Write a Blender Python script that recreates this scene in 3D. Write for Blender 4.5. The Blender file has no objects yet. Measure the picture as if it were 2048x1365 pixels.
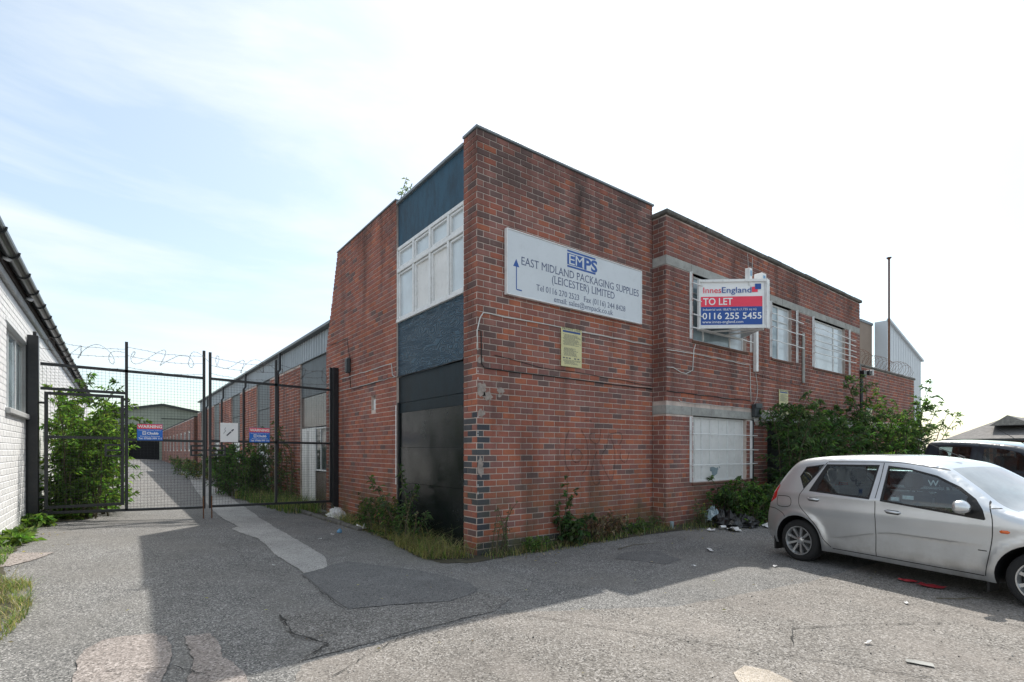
import bpy, math, random
from mathutils import Vector, Matrix
from mathutils.geometry import delaunay_2d_cdt
import mathutils.noise as mnoise
R = random.Random(7)
rad = math.radians
sc = bpy.context.scene
COL = sc.collection
# ------------------------------------------------------------------ camera
cd = bpy.data.cameras.new('camera'); cam = bpy.data.objects.new('camera', cd); COL.objects.link(cam)
cam.location = (0, 0, 1.55); cam.rotation_euler = (rad(90), 0, rad(-37.18))
cd.sensor_width = 36; cd.lens = 36*1036/2048; cd.shift_y = (901-682.5)/2048
cd.clip_start = .05; cd.clip_end = 3000
sc.camera = cam
# ------------------------------------------------------------------ sky, sun, exposure
SUN = Vector((.641, .389, 1.0)).normalized()
EL = math.asin(SUN.z); AZ = math.atan2(SUN.x, SUN.y)
w = bpy.data.worlds.new('World'); sc.world = w; w.use_nodes = True
nt = w.node_tree; N = nt.nodes; Lk = nt.links; N.clear()
out = N.new('ShaderNodeOutputWorld'); bg = N.new('ShaderNodeBackground'); bg.inputs[1].default_value = .15
sky = N.new('ShaderNodeTexSky'); sky.sky_type = 'NISHITA'; sky.sun_disc = False
sky.sun_elevation = EL; sky.sun_rotation = AZ; sky.air_density = 1.0; sky.dust_density = 1.6; sky.ozone_density = 1.0
tc = N.new('ShaderNodeTexCoord'); mp = N.new('ShaderNodeMapping')
mp.inputs['Rotation'].default_value = (rad(20), rad(25), rad(35)); mp.inputs['Scale'].default_value = (.9, 2.6, 4.2)
n1 = N.new('ShaderNodeTexNoise'); n1.inputs['Scale'].default_value = 1.25; n1.inputs['Detail'].default_value = 9; n1.inputs['Roughness'].default_value = .58
n1.inputs['Distortion'].default_value = .35
cr = N.new('ShaderNodeValToRGB'); cr.color_ramp.elements[0].position = .43; cr.color_ramp.elements[1].position = .68
cr.color_ramp.elements[0].color = (.25, .25, .25, 1); cr.color_ramp.elements[1].color = (.95, .95, .95, 1)
mx = N.new('ShaderNodeMix'); mx.data_type = 'RGBA'; mx.blend_type = 'LIGHTEN'; mx.inputs['B'].default_value = (4.05, 4.2, 4.2, 1)
Lk.new(tc.outputs['Generated'], mp.inputs[0]); Lk.new(mp.outputs[0], n1.inputs['Vector']); Lk.new(n1.outputs[0], cr.inputs[0])
Lk.new(cr.outputs[0], mx.inputs['Factor']); tn = N.new('ShaderNodeMix'); tn.data_type = 'RGBA'; tn.blend_type = 'MULTIPLY'; tn.inputs['Factor'].default_value = 1; tn.inputs['B'].default_value = (.76, .80, .74, 1); Lk.new(sky.outputs[0], tn.inputs['A']); Lk.new(tn.outputs['Result'], mx.inputs['A'])
Lk.new(mx.outputs['Result'], bg.inputs[0]); Lk.new(bg.outputs[0], out.inputs[0])
sl = bpy.data.lights.new('sun', 'SUN'); sl.energy = 2.6; sl.angle = rad(.55); sl.color = (1, .95, .87)
so = bpy.data.objects.new('sun', sl); COL.objects.link(so); so.rotation_euler = (-SUN).to_track_quat('-Z', 'Y').to_euler(); so.location = (20, 12, 30)
sc.view_settings.view_transform = 'Standard'; sc.view_settings.look = 'None'; sc.view_settings.gamma = 1
sc.view_settings.use_curve_mapping = False; sc.view_settings.exposure = .88

# ------------------------------------------------------------------ projection (only used to rank brick sizes)
CA = rad(37.18); FW = (math.sin(CA), math.cos(CA)); RT = (math.cos(CA), -math.sin(CA))
def proj(x, y, z):
    D = x*FW[0]+y*FW[1]
    if D < .3: return None
    return 1024+1036*(x*RT[0]+y*RT[1])/D, 901-1036*(z-1.55)/D, D
# ------------------------------------------------------------------ helpers
WL = {}
def wl(o): return WL.get(o.name, Vector((0, 0, 0))) if o else Vector((0, 0, 0))
def thing(name, loc, label, cat, group=None, kind=None):
    o = bpy.data.objects.new(name, None); COL.objects.link(o); o.location = loc; WL[o.name] = Vector(loc)
    o.empty_display_size = .1
    o['label'] = label; o['category'] = cat
    if group: o['group'] = group
    if kind: o['kind'] = kind
    return o
def tag(o, label=None, cat=None, group=None, kind=None):
    if label: o['label'] = label
    if cat: o['category'] = cat
    if group: o['group'] = group
    if kind: o['kind'] = kind
    return o
class Fr:   # wall frame: u along the wall, d outwards, z up
    def __init__(s, x, y, ang, z=0):
        s.o = Vector((x, y, z)); s.a = rad(ang); s.U = Vector((math.cos(s.a), math.sin(s.a), 0)); s.D = Vector((math.sin(s.a), -math.cos(s.a), 0))
    def __call__(s, u, d, z): return s.o+s.U*u+s.D*d+Vector((0, 0, z))
ID = lambda x, y, z: Vector((x, y, z))
class MB:
    def __init__(s, tf=None): s.v = []; s.f = []; s.c = []; s.tf = tf or ID; s.mi = []; s.cur = 0; s.uc = False
    def vert(s, p): s.v.append(s.tf(*p)); return len(s.v)-1
    def face(s, idx, col=None):
        s.f.append(tuple(idx)); s.c.append(col); s.mi.append(s.cur)
        if col: s.uc = True
    def poly(s, pts, col=None): s.face([s.vert(p) for p in pts], col)
    def box(s, a, b, col=None):
        x0, y0, z0 = a; x1, y1, z1 = b
        i = [s.vert(p) for p in ((x0,y0,z0),(x1,y0,z0),(x1,y1,z0),(x0,y1,z0),(x0,y0,z1),(x1,y0,z1),(x1,y1,z1),(x0,y1,z1))]
        for q in ((0,3,2,1),(4,5,6,7),(0,1,5,4),(1,2,6,5),(2,3,7,6),(3,0,4,7)): s.face([i[k] for k in q], col)
        return s
    def bbox(s, a, b, e=.006, col=None):   # box with a chamfer on every edge
        c = [(a[k]+b[k])/2 for k in range(3)]; h = [abs(b[k]-a[k])/2 for k in range(3)]; e = min(e, min(h)*.6)
        ids = {}
        for sx in (-1,1):
            for sy in (-1,1):
                for sz in (-1,1):
                    for ax in range(3):
                        p = [c[0]+sx*(h[0]-e), c[1]+sy*(h[1]-e), c[2]+sz*(h[2]-e)]; sg = (sx,sy,sz)[ax]; p[ax] = c[ax]+sg*h[ax]
                        ids[(sx,sy,sz,ax)] = s.vert(p)
        for ax in range(3):
            o1, o2 = [k for k in range(3) if k != ax]
            for sg in (-1,1):
                q = []
                for (m, n) in ((-1,-1),(1,-1),(1,1),(-1,1)):
                    t = [0,0,0]; t[ax] = sg; t[o1] = m; t[o2] = n; q.append(ids[(*t, ax)])
                s.face(q, col)
        for ax in range(3):
            o1, o2 = [k for k in range(3) if k != ax]
            for m in (-1,1):
                for n in (-1,1):
                    q = []
                    for (sg, fa) in ((-1,o1),(1,o1),(1,o2),(-1,o2)):
                        t = [0,0,0]; t[ax] = sg; t[o1] = m; t[o2] = n; q.append(ids[(*t, fa)])
                    s.face(q, col)
        for sx in (-1,1):
            for sy in (-1,1):
                for sz in (-1,1): s.face([ids[(sx,sy,sz,k)] for k in range(3)], col)
        return s
    def tube(s, pts, r, n=6, col=None, caps=True):
        P = [Vector(p) for p in pts]; rr = r if isinstance(r, (list, tuple)) else [r]*len(P); rings = []
        ref = None
        for i, p in enumerate(P):
            t = (P[min(i+1, len(P)-1)]-P[max(i-1, 0)])
            if t.length < 1e-9: t = Vector((0, 0, 1))
            t.normalize()
            if ref is None: ref = t.orthogonal().normalized()
            ref = (ref-t*ref.dot(t)); ref = ref.normalized() if ref.length > 1e-6 else t.orthogonal().normalized()
            b = t.cross(ref)
            rings.append([s.vert(p+(ref*math.cos(2*math.pi*k/n)+b*math.sin(2*math.pi*k/n))*rr[i]) for k in range(n)])
        for i in range(len(P)-1):
            for k in range(n): s.face((rings[i][k], rings[i][(k+1) % n], rings[i+1][(k+1) % n], rings[i+1][k]), col)
        if caps: s.face(rings[0][::-1], col); s.face(rings[-1], col)
        return s
    def bar(s, p, q, wx, wy=None, up=(0, 0, 1), col=None):   # rectangular bar p->q
        p = Vector(p); q = Vector(q); t = (q-p).normalized(); up = Vector(up)
        if abs(t.dot(up)) > .95: up = Vector((1, 0, 0))
        a = t.cross(up).normalized(); b = a.cross(t); wy = wy or wx; i = []
        for e in (p, q):
            for m, n in ((-1,-1),(1,-1),(1,1),(-1,1)): i.append(s.vert(e+a*(m*wx/2)+b*(n*wy/2)))
        for k in range(4): s.face((i[k], i[(k+1) % 4], i[4+(k+1) % 4], i[4+k]), col)
        s.face(i[3::-1], col); s.face(i[4:], col); return s
    def lathe(s, prof, n=24, c=(0, 0, 0), axis='y', col=None):   # prof: (r, h)
        rings = []
        for r, h in prof:
            ring = []
            for k in range(n):
                a = 2*math.pi*k/n; x, y = r*math.cos(a), r*math.sin(a)
                ring.append(s.vert((c[0]+x, c[1]+h, c[2]+y) if axis == 'y' else (c[0]+x, c[1]+y, c[2]+h)))
            rings.append(ring)
        for i in range(len(rings)-1):
            for k in range(n): s.face((rings[i][k], rings[i][(k+1) % n], rings[i+1][(k+1) % n], rings[i+1][k]), col)
        return s
    def extr(s, pts, d0, d1, plane='uz', col=None):  # polygon in (u,z) extruded over d
        n = len(pts); a = [s.vert((p[0], d0, p[1]) if plane == 'uz' else (p[0], p[1], d0)) for p in pts]
        b = [s.vert((p[0], d1, p[1]) if plane == 'uz' else (p[0], p[1], d1)) for p in pts]
        s.face(a[::-1], col); s.face(b, col)
        for k in range(n): s.face((a[k], a[(k+1) % n], b[(k+1) % n], b[k]), col)
        return s
    def build(s, name, mat, parent=None, smooth=False, kind=None, label=None, auto=False, anchor=None):
        if not s.v: return None
        lo = [min(v[k] for v in s.v) for k in range(3)]; hi = [max(v[k] for v in s.v) for k in range(3)]
        c = Vector(((lo[0]+hi[0])/2, (lo[1]+hi[1])/2, lo[2])) if anchor is None else Vector(anchor)
        me = bpy.data.meshes.new(name); me.from_pydata([v-c for v in s.v], [], s.f)
        for m in (mat if isinstance(mat, (list, tuple)) else [mat]): me.materials.append(m)
        if max(s.mi) > 0: me.polygons.foreach_set('material_index', s.mi)
        if s.uc:
            at = me.color_attributes.new('col', 'FLOAT_COLOR', 'CORNER'); buf = []
            for f, cc in zip(s.f, s.c):
                cc = cc or (1, 1, 1); buf.extend((cc[0], cc[1], cc[2], 1)*len(f))
            at.data.foreach_set('color', buf)
        if smooth: me.polygons.foreach_set('use_smooth', [True]*len(me.polygons))
        if auto: me.polygons.foreach_set('use_smooth', [True]*len(me.polygons)); me.set_sharp_from_angle(angle=rad(38))
        me.update()
        o = bpy.data.objects.new(name, me); COL.objects.link(o)
        if parent: o.parent = parent; o.location = c-wl(parent)
        else: o.location = c
        WL[o.name] = c.copy()
        if kind: o['kind'] = kind
        if label: o['label'] = label
        return o
# ------------------------------------------------------------------ materials
def newmat(name):
    m = bpy.data.materials.new(name); m.use_nodes = True; nt = m.node_tree
    return m, nt, nt.nodes['Principled BSDF']
def nd(nt, t, **k):
    n = nt.nodes.new(t)
    for a, b in k.items(): setattr(n, a, b)
    return n
def noise(nt, scale, detail=4, rough=.55, vec=None, dist=0):
    n = nd(nt, 'ShaderNodeTexNoise'); n.inputs['Scale'].default_value = scale; n.inputs['Detail'].default_value = detail
    n.inputs['Roughness'].default_value = rough; n.inputs['Distortion'].default_value = dist
    if vec: nt.links.new(vec, n.inputs['Vector'])
    return n.outputs[0]
def ramp(nt, fac, stops):
    r = nd(nt, 'ShaderNodeValToRGB'); e = r.color_ramp.elements
    while len(e) < len(stops): e.new(.5)
    for i, (p, c) in enumerate(stops):
        e[i].position = p; e[i].color = (c, c, c, 1) if not isinstance(c, (tuple, list)) else (*c, 1)
    nt.links.new(fac, r.inputs[0]); return r.outputs[0]
def mix(nt, fac, a, b, mode='MIX'):
    m = nd(nt, 'ShaderNodeMix', data_type='RGBA', blend_type=mode)
    for s, v in (('Factor', fac), ('A', a), ('B', b)):
        if isinstance(v, (int, float)): m.inputs[s].default_value = v if s == 'Factor' else (v, v, v, 1)
        elif isinstance(v, tuple): m.inputs[s].default_value = (*v, 1)
        else: nt.links.new(v, m.inputs[s])
    return m.outputs['Result']
def bump(nt, bs, h, st=.3, dist=.01):
    b = nd(nt, 'ShaderNodeBump'); b.inputs['Strength'].default_value = st; b.inputs['Distance'].default_value = dist
    nt.links.new(h, b.inputs['Height']); nt.links.new(b.outputs[0], bs.inputs['Normal'])
def wpos(nt): return nd(nt, 'ShaderNodeNewGeometry').outputs['Position']
def sepz(nt):
    s = nd(nt, 'ShaderNodeSeparateXYZ'); nt.links.new(wpos(nt), s.inputs[0]); return s.outputs
def mapping(nt, vec, sc_, rot=(0, 0, 0)):
    m = nd(nt, 'ShaderNodeMapping'); m.inputs['Scale'].default_value = sc_; m.inputs['Rotation'].default_value = rot
    nt.links.new(vec, m.inputs[0]); return m.outputs[0]
def mrange(nt, v, a, b):
    m = nd(nt, 'ShaderNodeMapRange'); m.inputs[1].default_value = a; m.inputs[2].default_value = b; nt.links.new(v, m.inputs[0]); return m.outputs[0]
def simple(name, col, rough=.6, metal=0, var=.15, scale=3, bumps=0, bscale=60, coat=0, spec=.5, dirt=None):
    m, nt, bs = newmat(name); p = wpos(nt)
    f = ramp(nt, noise(nt, scale, 6, .6, p), [(.3, 0), (.7, 1)])
    dark = tuple(c*(1-var) for c in col); lite = tuple(min(1, c*(1+var*.6)) for c in col)
    c = mix(nt, f, dark, lite)
    if dirt:
        d = ramp(nt, noise(nt, scale*2.7, 8, .7, p), [(.52, 0), (.75, .8)]); c = mix(nt, d, c, dirt)
    nt.links.new(c, bs.inputs['Base Color'])
    bs.inputs['Roughness'].default_value = rough; bs.inputs['Metallic'].default_value = metal
    bs.inputs['Specular IOR Level'].default_value = spec
    if coat: bs.inputs['Coat Weight'].default_value = coat; bs.inputs['Coat Roughness'].default_value = .05
    if bumps: bump(nt, bs, noise(nt, bscale, 4, .6, p), bumps, .01)
    return m
def attrmat(name, rough=.9, grain=.25, gs=90, bst=.35, stain=None, spec=.3):
    m, nt, bs = newmat(name); p = wpos(nt)
    a = nd(nt, 'ShaderNodeAttribute', attribute_name='col').outputs['Color']
    f = ramp(nt, noise(nt, gs, 5, .7, p), [(.25, 1-grain), (.75, 1+grain*.5)])
    c = mix(nt, 1.0, a, f, 'MULTIPLY')
    if stain: c = stain(nt, c, p)
    nt.links.new(c, bs.inputs['Base Color']); bs.inputs['Roughness'].default_value = rough; bs.inputs['Specular IOR Level'].default_value = spec
    if bst: bump(nt, bs, noise(nt, gs*.7, 6, .65, p), bst, .008)
    return m
def brick_stain(nt, c, p):
    g = ramp(nt, noise(nt, 1.1, 5, .6, p), [(.35, .80), (.65, 1.12)]); c = mix(nt, 1.0, c, g, 'MULTIPLY')
    # dark soot streaks running down, a real deposit on the wall
    st = ramp(nt, noise(nt, 1.0, 5, .6, mapping(nt, p, (2.2, 2.2, .25))), [(.5, 0), (.72, .6)])
    c = mix(nt, st, c, (.045, .03, .028))
    sp = sepz(nt)
    def band_(v, a, b, c_, d):
        f = nd(nt, 'ShaderNodeFloatCurve') if False else None
        return mix(nt, 1.0, mrange(nt, v, a, b), mrange(nt, v, d, c_), 'MULTIPLY')
    drip = mix(nt, 1.0, mix(nt, 1.0, band_(sp[0], 6.0, 6.2, 6.3, 6.5), mrange(nt, sp[2], 4.7, 5.6), 'MULTIPLY'), ramp(nt, noise(nt, 6, 5, .6, mapping(nt, p, (1, 1, .3))), [(.3, .3), (.6, .85)]), 'MULTIPLY')
    c = mix(nt, drip, c, (.05, .035, .032))
    top = mix(nt, 1.0, mrange(nt, sp[2], 5.2, 6.3), ramp(nt, noise(nt, 1.3, 5, .65, mapping(nt, p, (1.5, 1.5, .5))), [(.42, 0), (.62, .6)]), 'MULTIPLY')
    c = mix(nt, top, c, (.06, .045, .042))
    lime = ramp(nt, noise(nt, 4.0, 7, .7, p), [(.60, 0), (.78, .38)]); c = mix(nt, lime, c, (.36, .30, .27))
    z = sepz(nt)[2]; lo = mrange(nt, z, 1.25, .1)
    al = mix(nt, 1.0, lo, ramp(nt, noise(nt, 1.6, 5, .6, p), [(.42, 0), (.62, .75)]), 'MULTIPLY')
    return mix(nt, al, c, (.105, .098, .045))
M = {}
M['brick'] = attrmat('brick', stain=brick_stain)
M['brick_white'] = attrmat('brick_white', rough=.7, grain=.06, stain=lambda nt, c, p: mix(nt, ramp(nt, noise(nt, 2.2, 8, .7, p), [(.56, 0), (.8, .35)]), c, (.42, .42, .36)))
def mortar(name, a, b):
    m, nt, bs = newmat(name); p = wpos(nt)
    c = mix(nt, ramp(nt, noise(nt, 7, 6, .7, p), [(.3, 0), (.7, 1)]), a, b)
    c = brick_stain(nt, c, p) if 'white' not in name else c
    nt.links.new(c, bs.inputs['Base Color']); bs.inputs['Roughness'].default_value = .95; bump(nt, bs, noise(nt, 120, 4, .7, p), .4, .006); return m
M['mortar'] = mortar('mortar', (.50, .41, .365), (.66, .56, .505))
M['mortar_white'] = mortar('mortar_white', (.64, .65, .66), (.76, .77, .78))
def asphalt(name, base, lite, dark, sp=1.0, tint=None, bst=.6):
    m, nt, bs = newmat(name); p = wpos(nt)
    v = nd(nt, 'ShaderNodeTexVoronoi'); v.inputs['Scale'].default_value = 75*sp; nt.links.new(p, v.inputs['Vector'])
    v2 = nd(nt, 'ShaderNodeTexVoronoi'); v2.inputs['Scale'].default_value = 190*sp; nt.links.new(p, v2.inputs['Vector'])
    bw = nd(nt, 'ShaderNodeRGBToBW'); nt.links.new(v.outputs['Color'], bw.inputs[0])
    bw2 = nd(nt, 'ShaderNodeRGBToBW'); nt.links.new(v2.outputs['Color'], bw2.inputs[0])
    s = ramp(nt, bw.outputs[0], [(.22, dark), (.36, base), (.62, base), (.80, lite)])
    s2 = ramp(nt, bw2.outputs[0], [(.2, .55), (.5, 1.0), (.8, 1.4)])
    c = mix(nt, .55, s, mix(nt, 1.0, s, s2, 'MULTIPLY'))
    big = ramp(nt, noise(nt, .55, 6, .62, p), [(.3, .80), (.5, 1.0), (.72, 1.15)]); c = mix(nt, 1.0, c, big, 'MULTIPLY')
    mid = ramp(nt, noise(nt, 3.5, 7, .7, p), [(.3, .84), (.7, 1.12)]); c = mix(nt, 1.0, c, mid, 'MULTIPLY')
    oil = ramp(nt, noise(nt, .9, 4, .5, mapping(nt, p, (1, 1, 1), (0, 0, 1))), [(.66, 0), (.78, .45)]); c = mix(nt, oil, c, tuple(x*.35 for x in base))
    if tint: c = mix(nt, ramp(nt, noise(nt, .8, 5, .6, mapping(nt, p, (1.3, .8, 1))), [(.45, 0), (.7, .55)]), c, tint)
    nt.links.new(c, bs.inputs['Base Color']); bs.inputs['Roughness'].default_value = .88; bs.inputs['Specular IOR Level'].default_value = .35
    h = mix(nt, .5, v.outputs['Distance'], noise(nt, 45, 5, .7, p)); bump(nt, bs, h, bst, .012); return m
M['asphalt'] = asphalt('asphalt', (.163, .161, .155), (.35, .34, .33), (.075, .075, .076), 1.25, tint=(.20, .19, .175))
M['asphalt_road'] = asphalt('asphalt_road', (.205, .19, .172), (.36, .34, .32), (.095, .087, .08), 1.1, tint=(.28, .25, .225), bst=.8)
M['asphalt_dark'] = asphalt('asphalt_dark', (.138, .137, .134), (.21, .21, .21), (.07, .07, .072), 1.6, bst=.35)
M['concrete'] = asphalt('concrete', (.40, .39, .37), (.52, .51, .49), (.20, .20, .19), 1.3, tint=(.27, .265, .26), bst=.4)
M['concrete_pink'] = asphalt('concrete_pink', (.27, .238, .22), (.40, .36, .34), (.13, .115, .105), 1.0, tint=(.30, .26, .24), bst=.5)
M['slab'] = asphalt('slab', (.42, .37, .31), (.5, .45, .4), (.3, .26, .21), 1.4, bst=.2)
M['crack'] = simple('crack', (.035, .034, .032), .95)
M['moss'] = simple('moss_soil', (.06, .055, .035), .95, var=.5, scale=8, bumps=.8, bscale=40)
M['lintel'] = simple('lintel_concrete', (.36, .36, .34), .9, var=.25, scale=5, bumps=.3, bscale=80, dirt=(.16, .155, .14))
M['old_render'] = simple('old_render', (.34, .29, .26), .95, var=.35, scale=14, bumps=.6, bscale=60, dirt=(.2, .12, .1))
M['coping'] = simple('coping_stone', (.13, .125, .115), .92, var=.4, scale=4, bumps=.5, bscale=50, dirt=(.26, .26, .22))
M['coping_metal'] = simple('coping_metal', (.20, .23, .25), .5, .3, var=.2)
M['white_paint'] = simple('white_paint', (.72, .73, .73), .5, var=.10, scale=6, dirt=(.46, .45, .42))
M['white_board'] = simple('white_board', (.72, .72, .71), .55, var=.10, scale=2.5, dirt=(.55, .55, .53))
M['pane_board'] = simple('pane_board', (.60, .67, .71), .08, var=.2, scale=1.3)
M['black_steel'] = simple('black_steel', (.016, .018, .022), .42, var=.3, scale=8, dirt=(.04, .035, .03))
M['cable_black'] = simple('cable_black', (.015, .015, .016), .6)
M['cable_white'] = simple('cable_white', (.62, .62, .60), .6)
M['rust'] = simple('rust', (.16, .07, .035), .85, var=.4, scale=20)
M['slate'] = simple('slate', (.17, .16, .155), .8, var=.35, scale=3, dirt=(.24, .23, .21))
M['gutter'] = simple('gutter', (.035, .04, .042), .35, var=.3, scale=6)
M['soffit'] = simple('soffit', (.055, .04, .038), .8, var=.3)
M['fascia'] = simple('fascia', (.46, .47, .47), .8, var=.2, dirt=(.25, .25, .24))
M['plastic_grey'] = simple('plastic_grey', (.05, .06, .065), .5)
M['glass_dark'] = simple('window_dark', (.05, .065, .07), .08, var=.3)
M['interior_fill'] = simple('interior_fill', (.02, .02, .022), .9)
M['green_steel'] = simple('green_steel', (.30, .33, .27), .6, var=.15, scale=.6)
M['dark_roof'] = simple('dark_roof', (.05, .055, .05), .8)
M['brown_clad'] = simple('brown_clad', (.30, .235, .19), .8, var=.1, scale=.6)
M['white_clad'] = simple('white_clad', (.62, .66, .70), .5, var=.05, scale=.4)
M['sign_white'] = simple('sign_white', (.62, .66, .70), .35, var=.04, scale=2, dirt=(.54, .57, .60))
M['sign_face'] = simple('sign_face', (.86, .87, .88), .4, var=.04)
M['sign_blue'] = simple('sign_blue', (.012, .06, .22), .5, var=.1)
M['emps_blue'] = simple('emps_blue', (.02, .09, .34), .5, var=.1)
M['text_blue'] = simple('text_blue', (.05, .075, .17), .5, var=.1)
M['toletred'] = simple('tolet_red', (.85, .045, .10), .4, var=.05)
M['toletblue'] = simple('tolet_blue', (.01, .075, .33), .4, var=.05)
M['warn_red'] = simple('warning_red', (.80, .06, .09), .4, var=.08)
M['warn_blue'] = simple('warning_blue', (.01, .15, .60), .4, var=.08)
M['yellow_notice'] = simple('yellow_notice', (.60, .56, .30), .5, var=.12, scale=8)
M['ink'] = simple('ink', (.08, .09, .12), .6)
M['post_white'] = simple('post_white', (.80, .81, .81), .45, var=.08, dirt=(.5, .5, .5))
M['paper'] = simple('paper', (.7, .7, .7), .8, var=.25, scale=30)
M['paper_red'] = simple('paper_red', (.38, .03, .04), .7, var=.2, scale=20)
M['bag'] = simple('bin_bag', (.008, .008, .009), .35, var=.2, bumps=.6, bscale=30)
M['can_blue'] = simple('can_blue', (.15, .32, .5), .3, .4)
M['orange'] = simple('orange_lens', (.75, .14, .02), .2, coat=.5)
M['silver_can'] = simple('silver_can', (.6, .6, .6), .3, .8)
def blue_panel(name, a, b, dirt, rough, swirl):
    m, nt, bs = newmat(name); p = wpos(nt)
    f = ramp(nt, noise(nt, 3.2, 8, .7, mapping(nt, p, (1, 1.3, .5))), [(.4, 0), (.66, 1)]); c = mix(nt, f, a, b)
    c = mix(nt, ramp(nt, noise(nt, 9, 6, .75, mapping(nt, p, (1, 1, .35))), [(.55, 0), (.75, .55)]), c, dirt)
    nt.links.new(c, bs.inputs['Base Color']); bs.inputs['Roughness'].default_value = rough
    if swirl == 'matt': bs.inputs['Specular IOR Level'].default_value = .22; swirl = False
    if swirl == 'wavy':
        bs.inputs['Specular IOR Level'].default_value = .38
        bump(nt, bs, noise(nt, 1.5, 1, .4, p), .35, .05)
        nt.links.new(ramp(nt, noise(nt, 2.3, 5, .6, p), [(.3, .16), (.7, .30)]), bs.inputs['Roughness'])
    elif swirl:
        v = nd(nt, 'ShaderNodeTexNoise'); v.inputs['Scale'].default_value = 1.5; v.inputs['Detail'].default_value = 2
        nt.links.new(mapping(nt, p, (1, .8, 2.6)), v.inputs['Vector'])
        mm = nd(nt, 'ShaderNodeMath', operation='MULTIPLY'); mm.inputs[1].default_value = 150; nt.links.new(v.outputs[0], mm.inputs[0])
        s = nd(nt, 'ShaderNodeMath', operation='SINE'); nt.links.new(mm.outputs[0], s.inputs[0])
        bump(nt, bs, s.outputs[0], .6, .006); c2 = mix(nt, ramp(nt, s.outputs[0], [(.0, .55), (.6, 0)]), c, (.004, .014, .026)); nt.links.new(c2, bs.inputs['Base Color'])
    else: bump(nt, bs, noise(nt, 30, 6, .7, p), .3, .01)
    return m
M['blue_top'] = blue_panel('blue_painted_board', (.020, .075, .125), (.011, .036, .06), (.008, .011, .015), .7, False)
M['blue_ply'] = blue_panel('blue_painted_plywood', (.016, .062, .104), (.013, .048, .080), (.009, .014, .022), .5, True)
M['black_top'] = blue_panel('black_painted_board', (.009, .020, .028), (.007, .012, .015), (.018, .022, .024), .5, 'matt')
M['black_gloss'] = blue_panel('black_gloss_sheet', (.010, .014, .015), (.006, .008, .009), (.016, .019, .018), .17, 'wavy')
M['panel_grey'] = blue_panel('weathered_board', (.055, .075, .09), (.03, .04, .05), (.10, .12, .13), .5, False)
M['panel_brown'] = blue_panel('brown_board', (.10, .075, .065), (.06, .045, .042), (.13, .12, .12), .25, False)
M['clad'] = simple('ribbed_cladding', (.36, .40, .43), .5, .1, var=.12, scale=1.2)
def glassmat(name, tint=(.6, .66, .66), dark=.5):
    m, nt, bs = newmat(name); nt.nodes.remove(bs)
    t = nd(nt, 'ShaderNodeBsdfTransparent'); t.inputs[0].default_value = (*tint, 1)
    g = nd(nt, 'ShaderNodeBsdfGlossy'); g.inputs['Roughness'].default_value = .03; g.inputs[0].default_value = (1, 1, 1, 1)
    f = nd(nt, 'ShaderNodeFresnel'); f.inputs[0].default_value = 1.5; mxs = nd(nt, 'ShaderNodeMixShader')
    ad = nd(nt, 'ShaderNodeMath', operation='ADD'); ad.inputs[1].default_value = .06; nt.links.new(f.outputs[0], ad.inputs[0])
    nt.links.new(ad.outputs[0], mxs.inputs[0]); nt.links.new(t.outputs[0], mxs.inputs[1]); nt.links.new(g.outputs[0], mxs.inputs[2])
    nt.links.new(mxs.outputs[0], nt.nodes['Material Output'].inputs[0]); return m
M['car_glass'] = glassmat('car_glass', (.74, .90, .92))
def sky_sheen_glass():
    m = glassmat('windscreen_glass', (.6, .7, .72)); nt = m.node_tree; out_ = nt.nodes['Material Output']; src = out_.inputs[0].links[0].from_socket
    d = nd(nt, 'ShaderNodeBsdfDiffuse'); d.inputs[0].default_value = (.74, .79, .82, 1); ms = nd(nt, 'ShaderNodeMixShader')  # pale diffuse layer paints the bright sky's reflection into the windscreen
    nt.links.new(ramp(nt, noise(nt, 2.5, 5, .6, wpos(nt)), [(.3, .28), (.7, .46)]), ms.inputs[0]); nt.links.new(src, ms.inputs[1]); nt.links.new(d.outputs[0], ms.inputs[2]); nt.links.new(ms.outputs[0], out_.inputs[0])
    for n in nt.nodes:
        if n.type == 'FRESNEL': n.inputs[0].default_value = 1.75
    return m
M['screen_glass'] = sky_sheen_glass()
M['win_glass'] = glassmat('window_glass', (.75, .8, .8))
def leafmat():
    m, nt, bs = newmat('leaf'); a = nd(nt, 'ShaderNodeAttribute', attribute_name='col').outputs['Color']
    rnd = nd(nt, 'ShaderNodeNewGeometry').outputs['Random Per Island']
    c = mix(nt, 1.0, a, ramp(nt, rnd, [(0, .55), (.8, 1.2), (1, 1.7)]), 'MULTIPLY')
    nt.links.new(c, bs.inputs['Base Color']); bs.inputs['Roughness'].default_value = .5; bs.inputs['Specular IOR Level'].default_value = .4
    tr = nd(nt, 'ShaderNodeBsdfTranslucent'); nt.links.new(mix(nt, 1.0, c, (1.5, 1.7, .7), 'MULTIPLY'), tr.inputs[0])
    ms = nd(nt, 'ShaderNodeMixShader'); ms.inputs[0].default_value = .45
    nt.links.new(bs.outputs[0], ms.inputs[1]); nt.links.new(tr.outputs[0], ms.inputs[2]); nt.links.new(ms.outputs[0], nt.nodes['Material Output'].inputs[0]); return m
M['leaf'] = leafmat()
M['stem'] = simple('stem', (.10, .085, .05), .8, var=.3, scale=15)
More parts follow.
